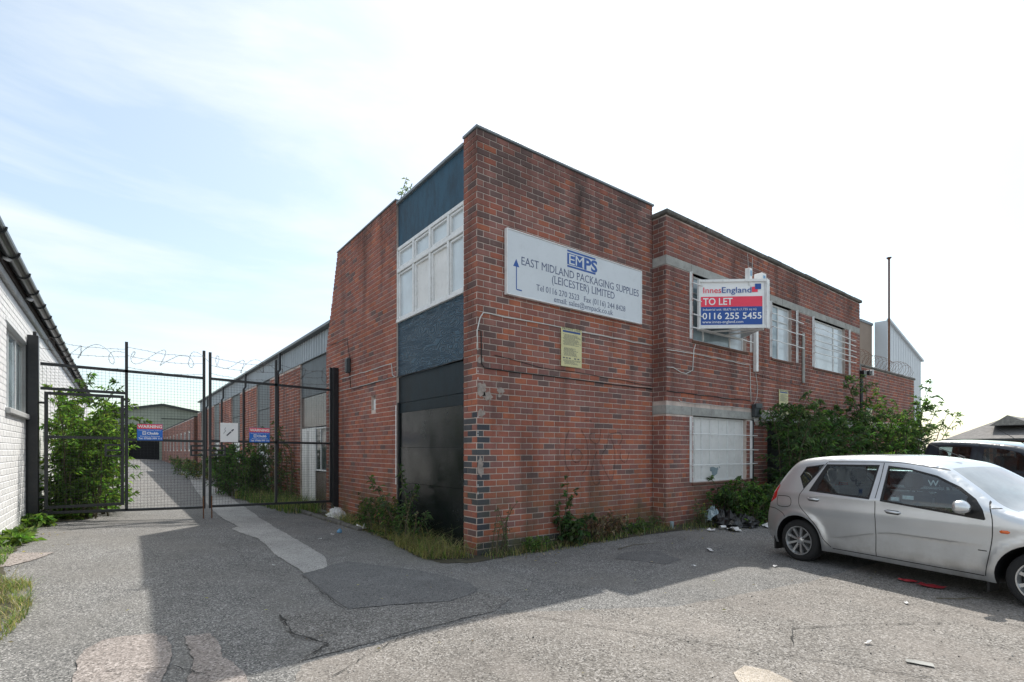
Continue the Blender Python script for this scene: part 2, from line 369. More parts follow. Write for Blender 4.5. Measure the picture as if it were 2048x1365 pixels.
def carpaint(name, col, metal, rough):
    m, nt, bs = newmat(name); p = wpos(nt)
    f = ramp(nt, noise(nt, 2.5, 5, .6, p), [(.3, .93), (.7, 1.04)]); c = mix(nt, 1.0, col, f, 'MULTIPLY')
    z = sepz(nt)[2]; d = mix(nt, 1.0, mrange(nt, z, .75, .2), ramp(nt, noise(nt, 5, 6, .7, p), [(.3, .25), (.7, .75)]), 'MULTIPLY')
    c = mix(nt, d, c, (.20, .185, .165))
    nt.links.new(c, bs.inputs['Base Color']); bs.inputs['Metallic'].default_value = metal; bs.inputs['Roughness'].default_value = rough
    bs.inputs['Coat Weight'].default_value = 1.0; bs.inputs['Coat Roughness'].default_value = .03; return m
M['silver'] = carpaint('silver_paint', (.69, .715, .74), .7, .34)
M['navy'] = carpaint('dark_navy_paint', (.012, .018, .028), .2, .3)
M['tyre'] = simple('tyre', (.018, .018, .019), .85, var=.2, bumps=.2)
M['alloy'] = simple('alloy', (.55, .56, .57), .3, .75, var=.1, dirt=(.3, .28, .26))
M['trim'] = simple('black_trim', (.012, .012, .013), .5)
M['tail'] = simple('tail_lens', (.55, .012, .012), .15, coat=.8)
M['seat'] = simple('seat_cloth', (.06, .065, .07), .9)
M['lamp'] = simple('lamp_lens', (.6, .62, .64), .1, coat=.5)

# ------------------------------------------------------------------ text
def text(body, size, origin, right, up, mat, parent, name='lettering', xs=1.0, align='CENTER', off=0.0, ext=.0008, space=1.0, label=None, serif=False):
    cu = bpy.data.curves.new('t', 'FONT'); cu.body = body; cu.size = size; cu.align_x = align; cu.extrude = ext; cu.offset = off; cu.space_character = space
    cu.resolution_u = 3
    o = bpy.data.objects.new('t', cu); COL.objects.link(o); bpy.context.view_layer.update()
    me = bpy.data.meshes.new_from_object(o.evaluated_get(bpy.context.evaluated_depsgraph_get()))
    bpy.data.objects.remove(o); bpy.data.curves.remove(cu)
    if serif:
        use = {}; V = [v.co.copy() for v in me.vertices]; zt_ = max(v.z for v in V)
        for p in me.polygons:
            if all(abs(V[k].z-zt_) < 1e-6 for k in p.vertices):
                for e in p.edge_keys: use[e] = use.get(e, 0)+1
        F = [tuple(p.vertices) for p in me.polygons]; VV = [tuple(v) for v in V]
        for (a, b), c in use.items():
            A_, B_ = V[a], V[b]; L_ = abs(A_.x-B_.x)
            if c == 1 and abs(A_.y-B_.y) < .004*size and .03*size < L_ < .17*size and (abs(A_.y) < .03*size or A_.y > .40*size):
                x0, x1 = min(A_.x, B_.x)-.05*size, max(A_.x, B_.x)+.05*size; y0 = A_.y; y1 = y0+(.028*size if abs(y0) < .03*size else -.028*size); n = len(VV)
                VV += [(x0, y0, zt_+.0007), (x1, y0, zt_+.0007), (x1, y1, zt_+.0007), (x0, y1, zt_+.0007)]; F.append((n, n+1, n+2, n+3) if y1 > y0 else (n+3, n+2, n+1, n))
        me2 = bpy.data.meshes.new(name); me2.from_pydata(VV, [], F); me = me2
    rgt = Vector(right).normalized(); up = Vector(up).normalized(); nrm = rgt.cross(up)
    mt = Matrix((rgt*xs, up, nrm)).transposed().to_4x4(); me.transform(mt); me.materials.clear(); me.materials.append(mat); me.name = name
    o = bpy.data.objects.new(name, me); COL.objects.link(o)
    if parent: o.parent = parent; o.location = Vector(origin)-wl(parent)
    else: o.location = origin
    if label: o['label'] = label
    WL[o.name] = Vector(origin); return o

# ------------------------------------------------------------------ ground
def sm(t): t = max(0, min(1, t)); return t*t*(3-2*t)
def g(x, y):
    a = .28*max(0, min(1, (3.9-x)/5.2))*sm((y-2.5)/7.5)
    b = .10*sm((x-5)/4)*sm((y-3.6)/2.2)
    return a+b+.0062*max(0, y-16)*(1 if y < 80 else 0)+(.4 if y >= 80 else 0)
def axis(a, b, st, far):
    c = []; x = a
    while x <= b: c.append(x); x += st
    return [-k for k in far[::-1] if -k < a]+c+[k for k in far if k > b]
xs_ = axis(-6, 30, .5, [12, 20, 40, 80, 160, 400, 1200]); ys_ = axis(-4, 46, .5, [8, 20, 60, 79.9, 80.1, 120, 240, 500, 1200])
mb = MB()
for y in ys_:
    for x in xs_: mb.vert((x, y, g(x, y)))
nx = len(xs_)
for j in range(len(ys_)-1):
    for i in range(nx-1): mb.face((j*nx+i, j*nx+i+1, (j+1)*nx+i+1, (j+1)*nx+i))
mb.build('ground', M['asphalt'], smooth=True, kind='structure')
def inpoly(x, y, P):
    c = False; n = len(P); j = n-1
    for i in range(n):
        if (P[i][1] > y) != (P[j][1] > y) and x < (P[j][0]-P[i][0])*(y-P[i][1])/(P[j][1]-P[i][1])+P[i][0]: c = not c
        j = i
    return c
def rough_loop(P, step, amp):
    o = []
    for i in range(len(P)):
        a, b = P[i], P[(i+1) % len(P)]; L = math.hypot(b[0]-a[0], b[1]-a[1]); n = max(1, int(L/step))
        for k in range(n):
            t = k/n; x = a[0]+(b[0]-a[0])*t; y = a[1]+(b[1]-a[1])*t
            v = mnoise.noise_vector(Vector((x*2.5, y*2.5, 1.7)))*amp*.6+mnoise.noise_vector(Vector((x*12, y*12, 5.7)))*amp*.5+mnoise.noise_vector(Vector((x*37, y*37, 5.7)))*amp*.3
            o.append((x+v.x, y+v.y))
    return o
def cdt(loops, pts, eps=1e-5):
    V = []; Ed = []
    for lp in loops:
        b = len(V); V += [Vector(p) for p in lp]; Ed += [(b+i, b+(i+1) % len(lp)) for i in range(len(lp))]
    V += [Vector(p) for p in pts]
    vo, _, fo, *_ = delaunay_2d_cdt(V, Ed, [], 0, eps); return vo, fo
def sheet(name, P, dz, mat, step=.12, amp=.04, grid=.5, kind='structure', hf=g):
    lp = rough_loop(P, step*.35, amp) if amp else P; xs = [p[0] for p in lp]; ys = [p[1] for p in lp]; pts = []
    y = min(ys)+grid/2
    while y < max(ys):
        x = min(xs)+grid/2
        while x < max(xs):
            if inpoly(x, y, lp): pts.append((x, y))
            x += grid
        y += grid
    vo, fo = cdt([lp], pts); mb = MB()
    for v in vo: mb.vert((v.x, v.y, hf(v.x, v.y)+dz))
    for f in fo:
        cx = sum(vo[k].x for k in f)/len(f); cy = sum(vo[k].y for k in f)/len(f)
        if inpoly(cx, cy, lp): mb.face(f)
    o = mb.build(name, mat, kind=kind, smooth=True); return o
# road/yard surfaces as sheets 4 mm apart
sheet('road', [(-6, -4), (26, -4), (26, 2.9), (9, 2.6), (6.4, 2.75), (4.4, 3.1), (3.0, 3.9), (2.81, 4.0), (1.87, 3.94), (1.03, 3.84), (.72, 3.3), (-.6, 2.3), (-6, 1.8)], .008, M['asphalt_road'], .15, .05, .6)
sheet('asphalt_patch', [(1.73, 6.43), (1.96, 6.62), (2.14, 6.72), (2.44, 6.91), (2.75, 6.44), (3.03, 5.93), (3.17, 5.53), (3.23, 5.05), (3.15, 4.79), (2.98, 4.66), (2.66, 4.58), (2.4, 4.69), (2.12, 4.8), (1.74, 4.88), (1.72, 5.61), (1.76, 6.25)], .0065, M['asphalt_dark'], .15, .03)
sheet('asphalt_patch', [(5.6, 5.0), (6.1, 5.2), (6.5, 4.9), (6.3, 4.4), (5.9, 4.35)], .005, M['asphalt_dark'], .15, .05)
sheet('concrete_strip', [(1.81, 14.88), (1.73, 12.24), (1.79, 10.86), (1.62, 10.53), (1.66, 10.0), (1.80, 9.22), (1.74, 7.77), (1.78, 6.49), (2.11, 6.67), (2.29, 7.35), (2.33, 9.58), (2.42, 12.05), (2.6, 14.76), (2.95, 22), (3.45, 29), (4.2, 45), (3.4, 45), (2.7, 29), (2.2, 22)], .007, M['concrete'], .15, .03, .6)
sheet('concrete_patch', [(-.24, 4.44), (-.24, 4.75), (-.22, 4.97), (-.11, 5.15), (.05, 5.15), (.2, 5.11), (.29, 4.98), (.31, 4.6), (.22, 4.1), (.16, 3.6), (-.3, 3.6)], .010, M['concrete_pink'], .1, .035)
sheet('concrete_patch', [(.42, 4.9), (.6, 4.87), (.62, 4.62), (.58, 4.3), (.64, 4.16), (.69, 3.9), (.68, 3.5), (.36, 3.5), (.36, 4.0), (.41, 4.4)], .010, M['concrete_pink'], .1, .04)
M['asphalt_mid'] = asphalt('asphalt_mid', (.168, .160, .150), (.33, .32, .305), (.08, .078, .075), 1.15, bst=.7)
sheet('asphalt_patch', [(1.17, 5.03), (1.70, 4.88), (2.4, 4.67), (2.66, 4.56), (3.12, 4.7), (3.25, 4.3), (2.86, 4.06), (1.87, 4.01), (1.03, 3.92), (1.3, 4.2), (1.12, 4.6)], .006, M['asphalt_mid'], .15, .03)
sheet('concrete_patch', [(-1.3, 8.2), (-1.0, 8.15), (-.84, 8.37), (-.66, 8.87), (-.96, 8.97), (-1.3, 8.9)], .008, M['concrete_pink'], .1, .03)
sheet('stone_slab', [(3.2, 1.75), (3.38, 1.93), (3.56, 1.945), (3.62, 1.80), (3.56, 1.6), (3.3, 1.5)], .013, M['slab'], .05, .01)
sheet('soil_strip', [(3.5, 6.2), (3.9, 6.0), (4.6, 6.05), (6.2, 6.0), (8.2, 5.65), (12, 4.9), (22, 4.6), (22, 6.2), (8.2, 6.2), (4.1, 6.45), (4.1, 13.2), (3.8, 13.2), (3.75, 9), (3.45, 7)], .006, M['moss'], .15, .08)
sheet('soil_strip', [(-1.3, 4), (-.85, 4.6), (-.75, 6.5), (-1.05, 8), (-1.1, 12), (-.4, 12.9), (-.2, 17), (-1.3, 17)], .006, M['moss'], .15, .08)
def crack(P, wd):
    mb = MB(); pts = []
    for i in range(len(P)-1):
        a, b = P[i], P[i+1]; n = max(2, int(math.hypot(b[0]-a[0], b[1]-a[1])/.05))
        for k in range(n): pts.append((a[0]+(b[0]-a[0])*k/n+R.uniform(-.014, .014), a[1]+(b[1]-a[1])*k/n+R.uniform(-.014, .014)))
    pr = None
    for i, (x, y) in enumerate(pts):
        q = pts[min(i+1, len(pts)-1)]; o = pts[max(0, i-1)]; dx, dy = q[0]-o[0], q[1]-o[1]; L = math.hypot(dx, dy) or 1
        h = wd*R.uniform(.15, 1)*(1 if 0 < i < len(pts)-1 else .1)
        z = g(x, y)+.0175; cur = (mb.vert((x-dy/L*h, y+dx/L*h, z)), mb.vert((x+dy/L*h, y-dx/L*h, z)))
        if pr: mb.face((pr[0], pr[1], cur[1], cur[0]))
        pr = cur
    mb.build('crack', M['crack'], kind='structure')
for P, wd in [([(1.70, 4.86), (1.70, 5.5), (1.72, 6.4)], .007), ([(2.9, 4.0), (3.4, 3.0), (3.9, 2.0), (4.4, 1.0)], .005), ([(3.0, 3.95), (2.7, 4.05), (1.8, 3.9), (1.1, 3.5)], .006),
              ([(1.17, 5.05), (1.15, 4.5), (1.3, 4.1), (1.04, 3.9)], .012), ([(1.1, 9.3), (1.35, 8), (1.25, 7), (1.6, 6.3)], .004), ([(-.1, 4.5), (.3, 4.3), (.5, 4.0)], .006),
              ([(4.2, 1.9), (4.6, 2.1), (5.2, 1.8), (5.9, 1.3)], .006), ([(6.0, 2.6), (6.4, 1.5), (6.2, .7)], .004), ([(.3, 7.0), (.8, 6.8), (1.6, 6.8)], .004)]: crack(P, wd)

# ------------------------------------------------------------------ brickwork
PAL = [(.315, .125, .095), (.345, .125, .088), (.29, .122, .10), (.365, .13, .088), (.265, .125, .108), (.305, .145, .122), (.38, .14, .09), (.235, .118, .104), (.295, .125, .096), (.32, .155, .128), (.42, .145, .085), (.17, .108, .10)]
PAL_BLUE = [(.065, .07, .082), (.085, .088, .095)]
PAL_WHITE = [(.80, .805, .81), (.78, .785, .79), (.82, .825, .83), (.76, .765, .77)]
bmesh_cache = {}
def brick_mesh(pal, ci, half, Lb, Hb, mat, pr=.009):
    k = (id(pal), ci, half, round(Lb, 3), mat.name)
    if k not in bmesh_cache:
        mb = MB(); brick_geo(mb, 0, 0, Lb, Hb, pr, pal[ci], ID, True)
        me = bpy.data.meshes.new('brick'); me.from_pydata(mb.v, [], mb.f); me.materials.append(mat)
        at = me.color_attributes.new('col', 'FLOAT_COLOR', 'CORNER'); at.data.foreach_set('color', [c for f in mb.f for _ in f for c in (*pal[ci], 1)])
        bmesh_cache[k] = me
    return bmesh_cache[k]
def brick_geo(mb, u, z, Lb, Hb, pr, col, fr, back=False):
    e = .004
    p = [(u, 0, z), (u+Lb, 0, z), (u+Lb, 0, z+Hb), (u, 0, z+Hb)]
    q = [(u+e, pr, z+e), (u+Lb-e, pr, z+e), (u+Lb-e, pr, z+Hb-e), (u+e, pr, z+Hb-e)]
    if fr is ID: p = [(a, -b, c) for a, b, c in p]; q = [(a, -b, c) for a, b, c in q]; sv = lambda t: mb.vert(t)
    else: sv = lambda t: mb.vert(fr(*t))
    a = [sv(t) for t in p]; b = [sv(t) for t in q]
    mb.face(b, col)
    for k in range(4): mb.face((a[k], a[(k+1) % 4], b[(k+1) % 4], b[k]), col)
    if back: mb.face(a[::-1], col)
class Wall:
    """brick skin over a mortar core; bricks proud of recessed joints"""
    def __init__(s, fr, L, H, holes=(), z0=0, course=.0925, pitch=.235, bond='stretcher', colf=None, pal=PAL, umin=None, thick=.22, hide=(), pr=.009, ends=False):
        s.pr = pr; s.ends = ends
        s.fr, s.L, s.H, s.holes, s.z0, s.course, s.pitch, s.bond, s.pal, s.thick = fr, L, H, list(holes), z0, course, pitch, bond, pal, thick
        s.umin = umin or (lambda z: 0); s.hide = hide; s.bricks = []; rr = random.Random(int(L*100+H*10))
        Lb = pitch-.013; Hb = course-.0125; row = 0; z = z0
        while z+Hb < H+.002:
            hd = bond == 'mixed' and row % 4 == 3
            pt = pitch/2 if hd else pitch; off = -(pitch*.25) if hd else (-(pitch/2) if row % 2 else 0)
            u = off; a0 = s.umin(z+Hb/2)
            while u < L-.01:
                bl = (pt-.013); u0, u1 = max(u, a0), min(u+bl, L)
                segs = [(u0, u1)]
                for h in s.holes:
                    if z+Hb > h[2]+.004 and z < h[3]-.004:
                        ns = []
                        for (p, q) in segs:
                            if q <= h[0] or p >= h[1]: ns.append((p, q)); continue
                            if p < h[0]: ns.append((p, h[0]-.002))
                            if q > h[1]: ns.append((h[1]+.002, q))
                        segs = ns
                for (p, q) in segs:
                    if q-p > .03:
                        col = colf(p, z, rr) if colf else None
                        if col is None:
                            ci = min(len(pal)-1, int(rr.random()**1.35*len(pal))) if pal is PAL else rr.randrange(len(pal)); cl = (pal, ci)
                        else: cl = col
                        s.bricks.append((p, z, q-p, Hb, cl, s.pr+rr.uniform(-.15, .2)*s.pr, abs((q-p)-bl) < .001, hd))
                u += pt
            z += course; row += 1
    def core(s, name, parent, mat):
        mb = MB(s.fr); us = sorted({0, s.L, *[h[0] for h in s.holes if 0 < h[0] < s.L], *[h[1] for h in s.holes if 0 < h[1] < s.L]})
        zs = sorted({s.z0-.35, s.H, *[h[2] for h in s.holes if s.z0 < h[2] < s.H], *[h[3] for h in s.holes if s.z0 < h[3] < s.H]})
        if s.umin(s.z0) != s.umin(s.H) or s.umin(s.H) > 0: zs = sorted({*zs, *[s.z0+(s.H-s.z0)*k/12 for k in range(1, 12)]})
        for a, b in zip(us, us[1:]):
            for c, d in zip(zs, zs[1:]):
                m, n = (a+b)/2, (c+d)/2
                if any(h[0] <= m <= h[1] and h[2] <= n <= h[3] for h in s.holes): continue
                l0, l1 = max(a, s.umin(c)), max(a, s.umin(d))
                if l0 >= b: continue
                mb.poly([(l0, 0, c), (b, 0, c), (b, 0, d), (min(l1, b), 0, d)])
        for h in s.holes:
            a, b, c, d = max(h[0], 0), min(h[1], s.L), max(h[2], s.z0-.3), min(h[3], s.H); t = -s.thick
            mb.poly([(a, 0, c), (a, t, c), (a, t, d), (a, 0, d)]); mb.poly([(b, 0, c), (b, 0, d), (b, t, d), (b, t, c)])
            if d < s.H-.01: mb.poly([(a, 0, d), (a, t, d), (b, t, d), (b, 0, d)])
            if c > s.z0+.01: mb.poly([(a, 0, c), (b, 0, c), (b, t, c), (a, t, c)])
        if s.ends:
            for q in ([0] if s.ends == 'near' else ([s.L] if s.umin(s.H) > 0 else [0, s.L])): mb.poly([(q, 0, s.z0-.3), (q, -s.thick, s.z0-.3), (q, -s.thick, s.H), (q, 0, s.H)])
        if s.umin(s.H) > 0:
            zz = [s.z0+(s.H-s.z0)*k/12 for k in range(13)]
            for c, d in zip(zz, zz[1:]): mb.poly([(s.umin(c), 0, c), (s.umin(d), 0, d), (s.umin(d), -.3, d), (s.umin(c), -.3, c)])
        s.obj = mb.build(name, mat, parent, kind=None); return s.obj
def lay_bricks(walls, cap=300, mat=None, minpx=7):
    """the largest bricks in view become single objects, the rest one mesh per wall"""
    mat = mat or M['brick']; cand = []
    for wi, W in enumerate(walls):
        for bi, b in enumerate(W.bricks):
            if not b[6]: continue
            if any(h[0]-.1 < b[0] and b[0]+b[2] < h[1]+.1 and h[2] < b[1] and b[1]+b[3] < h[3] for h in W.hide): continue
            p = W.fr(b[0], 0, b[1]); q = W.fr(b[0]+b[2], 0, b[1]+b[3]); P, Q = proj(*p), proj(*q)
            if not P or not Q or min(P[0], Q[0]) < 0 or max(P[0], Q[0]) > 2048 or max(P[1], Q[1]) > 1365 or min(P[1], Q[1]) < 0: continue
            wd = abs(P[0]-Q[0])
            if wd < minpx: continue
            cand.append((wd*1036*b[3]/P[2], wi, bi))
    cand.sort(reverse=True); sel = {(c[1], c[2]) for c in cand[:cap]}
    for wi, W in enumerate(walls):
        mb = MB()
        for bi, b in enumerate(W.bricks):
            pal, ci = b[4]
            if (wi, bi) in sel:
                me = brick_mesh(pal, ci, b[7], b[2], b[3], mat, W.pr); o = bpy.data.objects.new('brick', me); COL.objects.link(o)
                o.parent = W.obj; p = W.fr(b[0], b[5]-W.pr, b[1]); o.location = p-wl(W.obj)
                o.rotation_euler = (0, R.uniform(-.006, .006), W.fr.a+R.uniform(-.006, .006))
            else: brick_geo(mb, b[0], b[1], b[2], b[3], b[5], pal[ci], W.fr)
        o = mb.build('brick', mat, W.obj, kind='stuff')
# ================================================================== BLOCK 1: corner office block
def solid(parent, name, a, b, mat): return MB().box(a, b).build(name, mat, parent)
blk = thing('brick_office_block', (6.2, 9.4, 0), 'tall flat-roofed red brick block at the corner, with blue and black boarded side bay', 'building')
FF = Fr(4.19, 6.374, 0); FS = Fr(4.19, 13.3, -90)
def colf1(p, z, rr):
    if z < 2.05 and .25 < z and p < .02 and rr.random() < .85: return (PAL_BLUE, rr.randrange(2))
    if z < .16: return (PAL_BLUE, rr.randrange(2))
    if rr.random() < .55*(z-2)/4: return (PAL, rr.choice((4, 7, 5, 11, 11)))
    if z < 2.4 and rr.random() < .3: return (PAL, rr.choice((3, 6, 1, 10)))
    return None
def colf1s(p, z, rr):
    if p > 6.5 and .3 < z < 2.1 and rr.random() < .5: return (PAL_BLUE, rr.randrange(2))
    if rr.random() < .3: return (PAL, rr.choice((1, 0, 3)))
    return None
W1 = Wall(FF, 4.06, 6.28, colf=colf1, hide=[(.5, 3.65, 3.93, 4.92), (1.64, 2.12, 2.95, 3.6)], umin=None)
rake = lambda z: 0 if z < 4.1 else .85*(z-4.1)/2.2
W1s = Wall(FS, 4.154, 6.28, holes=[(2.93, 3.17, 2.38, 2.68)], colf=colf1s, umin=rake, ends=True)
W1p = Wall(Fr(4.19, 6.735, -90), .361, 6.28, colf=lambda p, z, rr: colf1s(p+6.565, z, rr), ends='near')
W1.core('wall', blk, M['mortar']); W1s.core('wall', blk, M['mortar']); W1p.core('wall', blk, M['mortar'])
solid(blk, 'interior_fill', (4.415, 6.6, 0), (8.2, 12.4, 6.2), M['interior_fill'])  # solid dark box added inside to stop sun leaking through the walls
solid(blk, 'side_wall', (8.2, 6.42, 0), (8.25, 12.45, 6.28), M['mortar'])
solid(blk, 'rear_wall', (4.42, 12.4, 0), (8.2, 12.45, 6.28), M['mortar'])
mb = MB(); mb.bbox((4.16, 6.34, 6.285), (8.28, 6.62, 6.325)); mb.build('coping', M['coping_metal'], blk)
mb = MB(); mb.bbox((4.16, 6.622, 6.285), (4.42, 6.74, 6.325)); mb.bbox((4.175, 6.742, 6.20), (4.42, 9.14, 6.25)); mb.bbox((4.16, 9.142, 6.285), (4.42, 12.46, 6.315)); mb.build('coping', M['coping_metal'], blk)
solid(blk, 'roof', (4.42, 6.6, 6.2), (8.2, 12.4, 6.24), M['dark_roof'])
def side_panel(name, y0, y1, z0, z1, d, mat, t=.02):
    mb = MB(FS); mb.bbox((13.3-y1, d-t, z0), (13.3-y0, d, z1+.003), .0015); return mb.build(name, mat, blk)
side_panel('blue_board', 6.74, 9.14, 5.385, 6.20, -.035, M['blue_top'])
side_panel('plywood_board', 6.74, 9.14, 2.955, 3.955, -.03, M['blue_ply'])
side_panel('black_board', 6.74, 9.14, 2.44, 2.93, -.045, M['black_top'])
for z0, z1, m, d in ((2.255, 2.432, 'black_top', -.05), (1.60, 2.249, 'black_gloss', -.05), (.95, 1.594, 'black_gloss', -.047), (-.05, .944, 'black_gloss', -.05)):
    side_panel('metal_sheet', 6.74, 9.14, z0, z1, d, M[m])
mb = MB(FS); mb.bbox((4.158, -.05, 0), (4.2, -.01, 2.45)); mb.build('door_frame', M['black_steel'], blk)
mb = MB(FS); mb.bbox((4.13, .001, .9), (4.152, .012, 2.4), .002); mb.build('sealant_strip', M['post_white'], blk)
# upper window of the boarded bay: 4 columns, transom
win = MB(FS)
yk = [6.74, 7.235, 7.85, 8.47, 9.14]; u_ = lambda y: 13.3-y
win.bbox((u_(9.14), -.10, 3.958), (u_(6.74), .012, 4.02)); win.bbox((u_(9.14), -.10, 5.32), (u_(6.74), -.01, 5.382)); win.bbox((u_(9.14), -.09, 4.90), (u_(6.74), .0, 4.975))
for k, y in enumerate(yk):
    o = (0, 0) if 0 < k < 4 else ((.03, .0) if k == 0 else (0, .03))
    a = u_(y)-(.03 if k != 4 else 0); b = u_(y)+(.03 if k != 0 else 0)
    win.bbox((a, -.085, 4.021), (b, -.002, 4.899)); win.bbox((a, -.085, 4.976), (b, -.002, 5.319))
wf = win.build('window_frame', M['white_paint'], blk)
for k in range(4):
    y0, y1 = yk[k]+.035, yk[k+1]-.035
    for z0, z1 in ((4.03, 4.89), (4.985, 5.31)):
        fr = MB(FS); t = .035
        fr.bbox((u_(y1), -.075, z0), (u_(y1)+t, -.025, z1)); fr.bbox((u_(y0)-t, -.075, z0), (u_(y0), -.025, z1))
        fr.bbox((u_(y1)+t, -.075, z0), (u_(y0)-t, -.025, z0+t)); fr.bbox((u_(y1)+t, -.075, z1-t), (u_(y0)-t, -.025, z1)); fr.build('casement', M['white_paint'], wf)
        pb = MB(FS); pb.box((u_(y1)+t, -.09, z0+t), (u_(y0)-t, -.065, z1-t)); pb.build('pane', M['white_board'] if (k in (1, 2) and z0 < 4.5) else M['pane_board'], wf)
mb = MB(FS); mb.box((2.93, -.16, 2.38), (3.17, -.14, 2.68)); mb.build('vent_back', M['interior_fill'], blk)
mb = MB(FS); mb.bbox((3.02, -.10, 2.385), (3.15, -.01, 2.60)); mb.build('loose_tile', M['white_board'], blk)
# mortar smears and old render on the quoin
for (u, z, a, b) in ((.05, 2.88, .07, .05), (.06, 2.45, .12, .12), (.18, 2.36, .10, .07), (.42, 2.45, .08, .05), (.06, 2.10, .08, .06), (.05, 1.30, .06, .16), (.4, 2.38, .05, .03)):
    n = 22; P = [(u+a*math.cos(6.283*k/n)*R.uniform(.65, 1.1), z+b*math.sin(6.283*k/n)*R.uniform(.65, 1.15)) for k in range(n)]
    P = [(max(.002, p), q) for p, q in P]; mb = MB(FF); mb.extr(P, .008, .0125); mb.build('render_patch', M['old_render'], blk)
for z0, z1 in ((2.2, 3.15), (1.75, 2.18), (.9, 1.1)):
    mb = MB(FF); pr = None; z = z0
    while z < z1:
        if R.random() < .45: mb.box((.006, .009, z), (.013, .0125, z+R.uniform(.02, .05)))
        z += .055
    mb.build('paint_drip', M['post_white'], blk)
# graffiti
gr = [[(1.85,1.9),(1.77,1.74),(1.74,1.55),(1.75,1.41),(1.77,1.3),(1.85,1.2)], [(1.89,1.47),(1.94,1.54),(2.02,1.57),(2.1,1.53),(2.15,1.46),(2.1,1.38),(2.02,1.34),(1.93,1.38),(1.89,1.47)],
      [(2.13,1.9),(2.17,1.84),(2.24,1.74),(2.28,1.6),(2.29,1.4),(2.25,1.25),(2.15,1.15)], [(2.47,1.85),(2.36,1.84),(2.33,1.78),(2.4,1.7),(2.51,1.66),(2.58,1.75),(2.61,1.92)],
      [(2.82,1.87),(2.78,1.7),(2.75,1.59),(2.66,1.5),(2.61,1.38),(2.7,1.2),(2.82,1.05),(2.89,1.0),(2.96,1.2),(2.98,1.45),(2.94,1.65),(2.84,1.82),(2.95,1.86),(3.14,1.86),(3.17,1.75),(3.09,1.64)],
      [(3.14,1.52),(3.12,1.44),(3.17,1.36),(3.24,1.33),(3.31,1.36),(3.37,1.52)], [(2.51,1.53),(2.44,1.4),(2.38,1.21),(2.4,1.05),(2.47,.95),(2.56,.97),(2.58,1.05)], [(2.2,2.06),(2.32,2.07),(2.38,2.05)]]
def catmull(P, n=6):
    o = []
    for i in range(len(P)-1):
        p0, p1, p2, p3 = [Vector(P[max(0, min(len(P)-1, i+k))]) for k in (-1, 0, 1, 2)]
        for k in range(n):
            t = k/n; o.append(.5*((2*p1)+(-p0+p2)*t+(2*p0-5*p1+4*p2-p3)*t*t+(-p0+3*p1-3*p2+p3)*t**3))
    o.append(Vector(P[-1])); return o
def mkgraf():
    m, nt, bs = newmat('spray_paint'); p = wpos(nt); tr = nd(nt, 'ShaderNodeBsdfTransparent'); ms = nd(nt, 'ShaderNodeMixShader')
    nt.links.new(ramp(nt, noise(nt, 40, 4, .7, p), [(.35, .15), (.65, .55)]), ms.inputs[0]); bs.inputs['Base Color'].default_value = (.05, .02, .02, 1)
    nt.links.new(tr.outputs[0], ms.inputs[1]); nt.links.new(bs.outputs[0], ms.inputs[2]); nt.links.new(ms.outputs[0], nt.nodes['Material Output'].inputs[0]); return m
M['spray'] = mkgraf()
mb = MB(FF)
for P in gr:
    c = catmull([(a, b, 0) for a, b in P]); pr = None
    for i, p in enumerate(c):
        t = (c[min(i+1, len(c)-1)]-c[max(i-1, 0)]).normalized(); nn = Vector((-t.y, t.x, 0))*.012
        cur = (mb.vert((p.x-nn.x, .0135, p.y-nn.y)), mb.vert((p.x+nn.x, .0135, p.y+nn.y)))
        if pr: mb.face((pr[0], pr[1], cur[1], cur[0]))
        pr = cur
mb.build('graffiti', M['spray'], blk, label='faint dark sprayed scrawl on the brick')

# ================================================================== BLOCK 2
b2 = thing('brick_office_wing', (13, 9, 0), 'two-storey red brick wing with concrete bands and barred white windows', 'building')
A2 = .7; FB = Fr(8.277, 6.07, A2); o = FB(0, -.40, 0); FBs = Fr(o.x, o.y, -90+A2)
holesU = [(.89, 2.98), (4.18, 5.20), (6.48, 8.62)]
H2 = [(a, b, 3.76, 5.09) for a, b in holesU]+[(.89, 2.98, .90, 2.243), (3.94, 6.6, -1, 2.243), (-1, 99, 5.09, 5.265), (-1, 99, 2.243, 2.414)]
def colf2(p, z, rr):
    if rr.random() < .4: return (PAL, rr.choice((4, 2, 7, 0, 8)))
    return None
W2 = Wall(FB, 9.73, 6.03, holes=H2, bond='mixed', colf=colf2, hide=[(1.0, 2.4, 4.0, 5.1)])
W2s = Wall(FBs, .40, 6.03, holes=[(-1, 9, 5.09, 5.265), (-1, 9, 2.243, 2.414)], colf=colf2)
W2.core('wall', b2, M['mortar']); W2s.core('wall', b2, M['mortar'])
mb = MB(FB); mb.box((9.68, -8, -.1), (9.73, -.01, 6.03)); mb.build('gable_wall', M['brick_plain'] if 'brick_plain' in M else M['mortar'], b2)
mb = MB(FB); mb.box((.2, -7.9, 5.9), (9.68, -.25, 5.98)); mb.build('roof', M['dark_roof'], b2)
mb = MB(FB); mb.box((.05, -7.95, -.1), (9.68, -7.9, 6.03)); mb.build('rear_wall', M['mortar'], b2)
mb = MB(FB); mb.box((.05, -7.9, -.1), (9.68, -.6, 5.9)); mb.build('interior_fill', M['interior_fill'], b2)
def band(z0, z1, par, L, joints, d=.012, fr=FB):
    us = [-.012]+joints+[L]
    for a, b in zip(us, us[1:]):
        mb = MB(fr); mb.bbox((a+.003, -.2, z0+.002), (b-.003, d+R.uniform(-.002, .003), z1-.002), .005); mb.build('lintel', M['lintel'], par)
band(5.09, 5.265, b2, 9.73, [.82, 2.1, 3.4, 4.7, 6.0, 7.3, 8.6]); band(2.243, 2.414, b2, 9.73, [.10, .82, 3.4, 3.75, 5.0, 6.3, 7.6, 8.7])
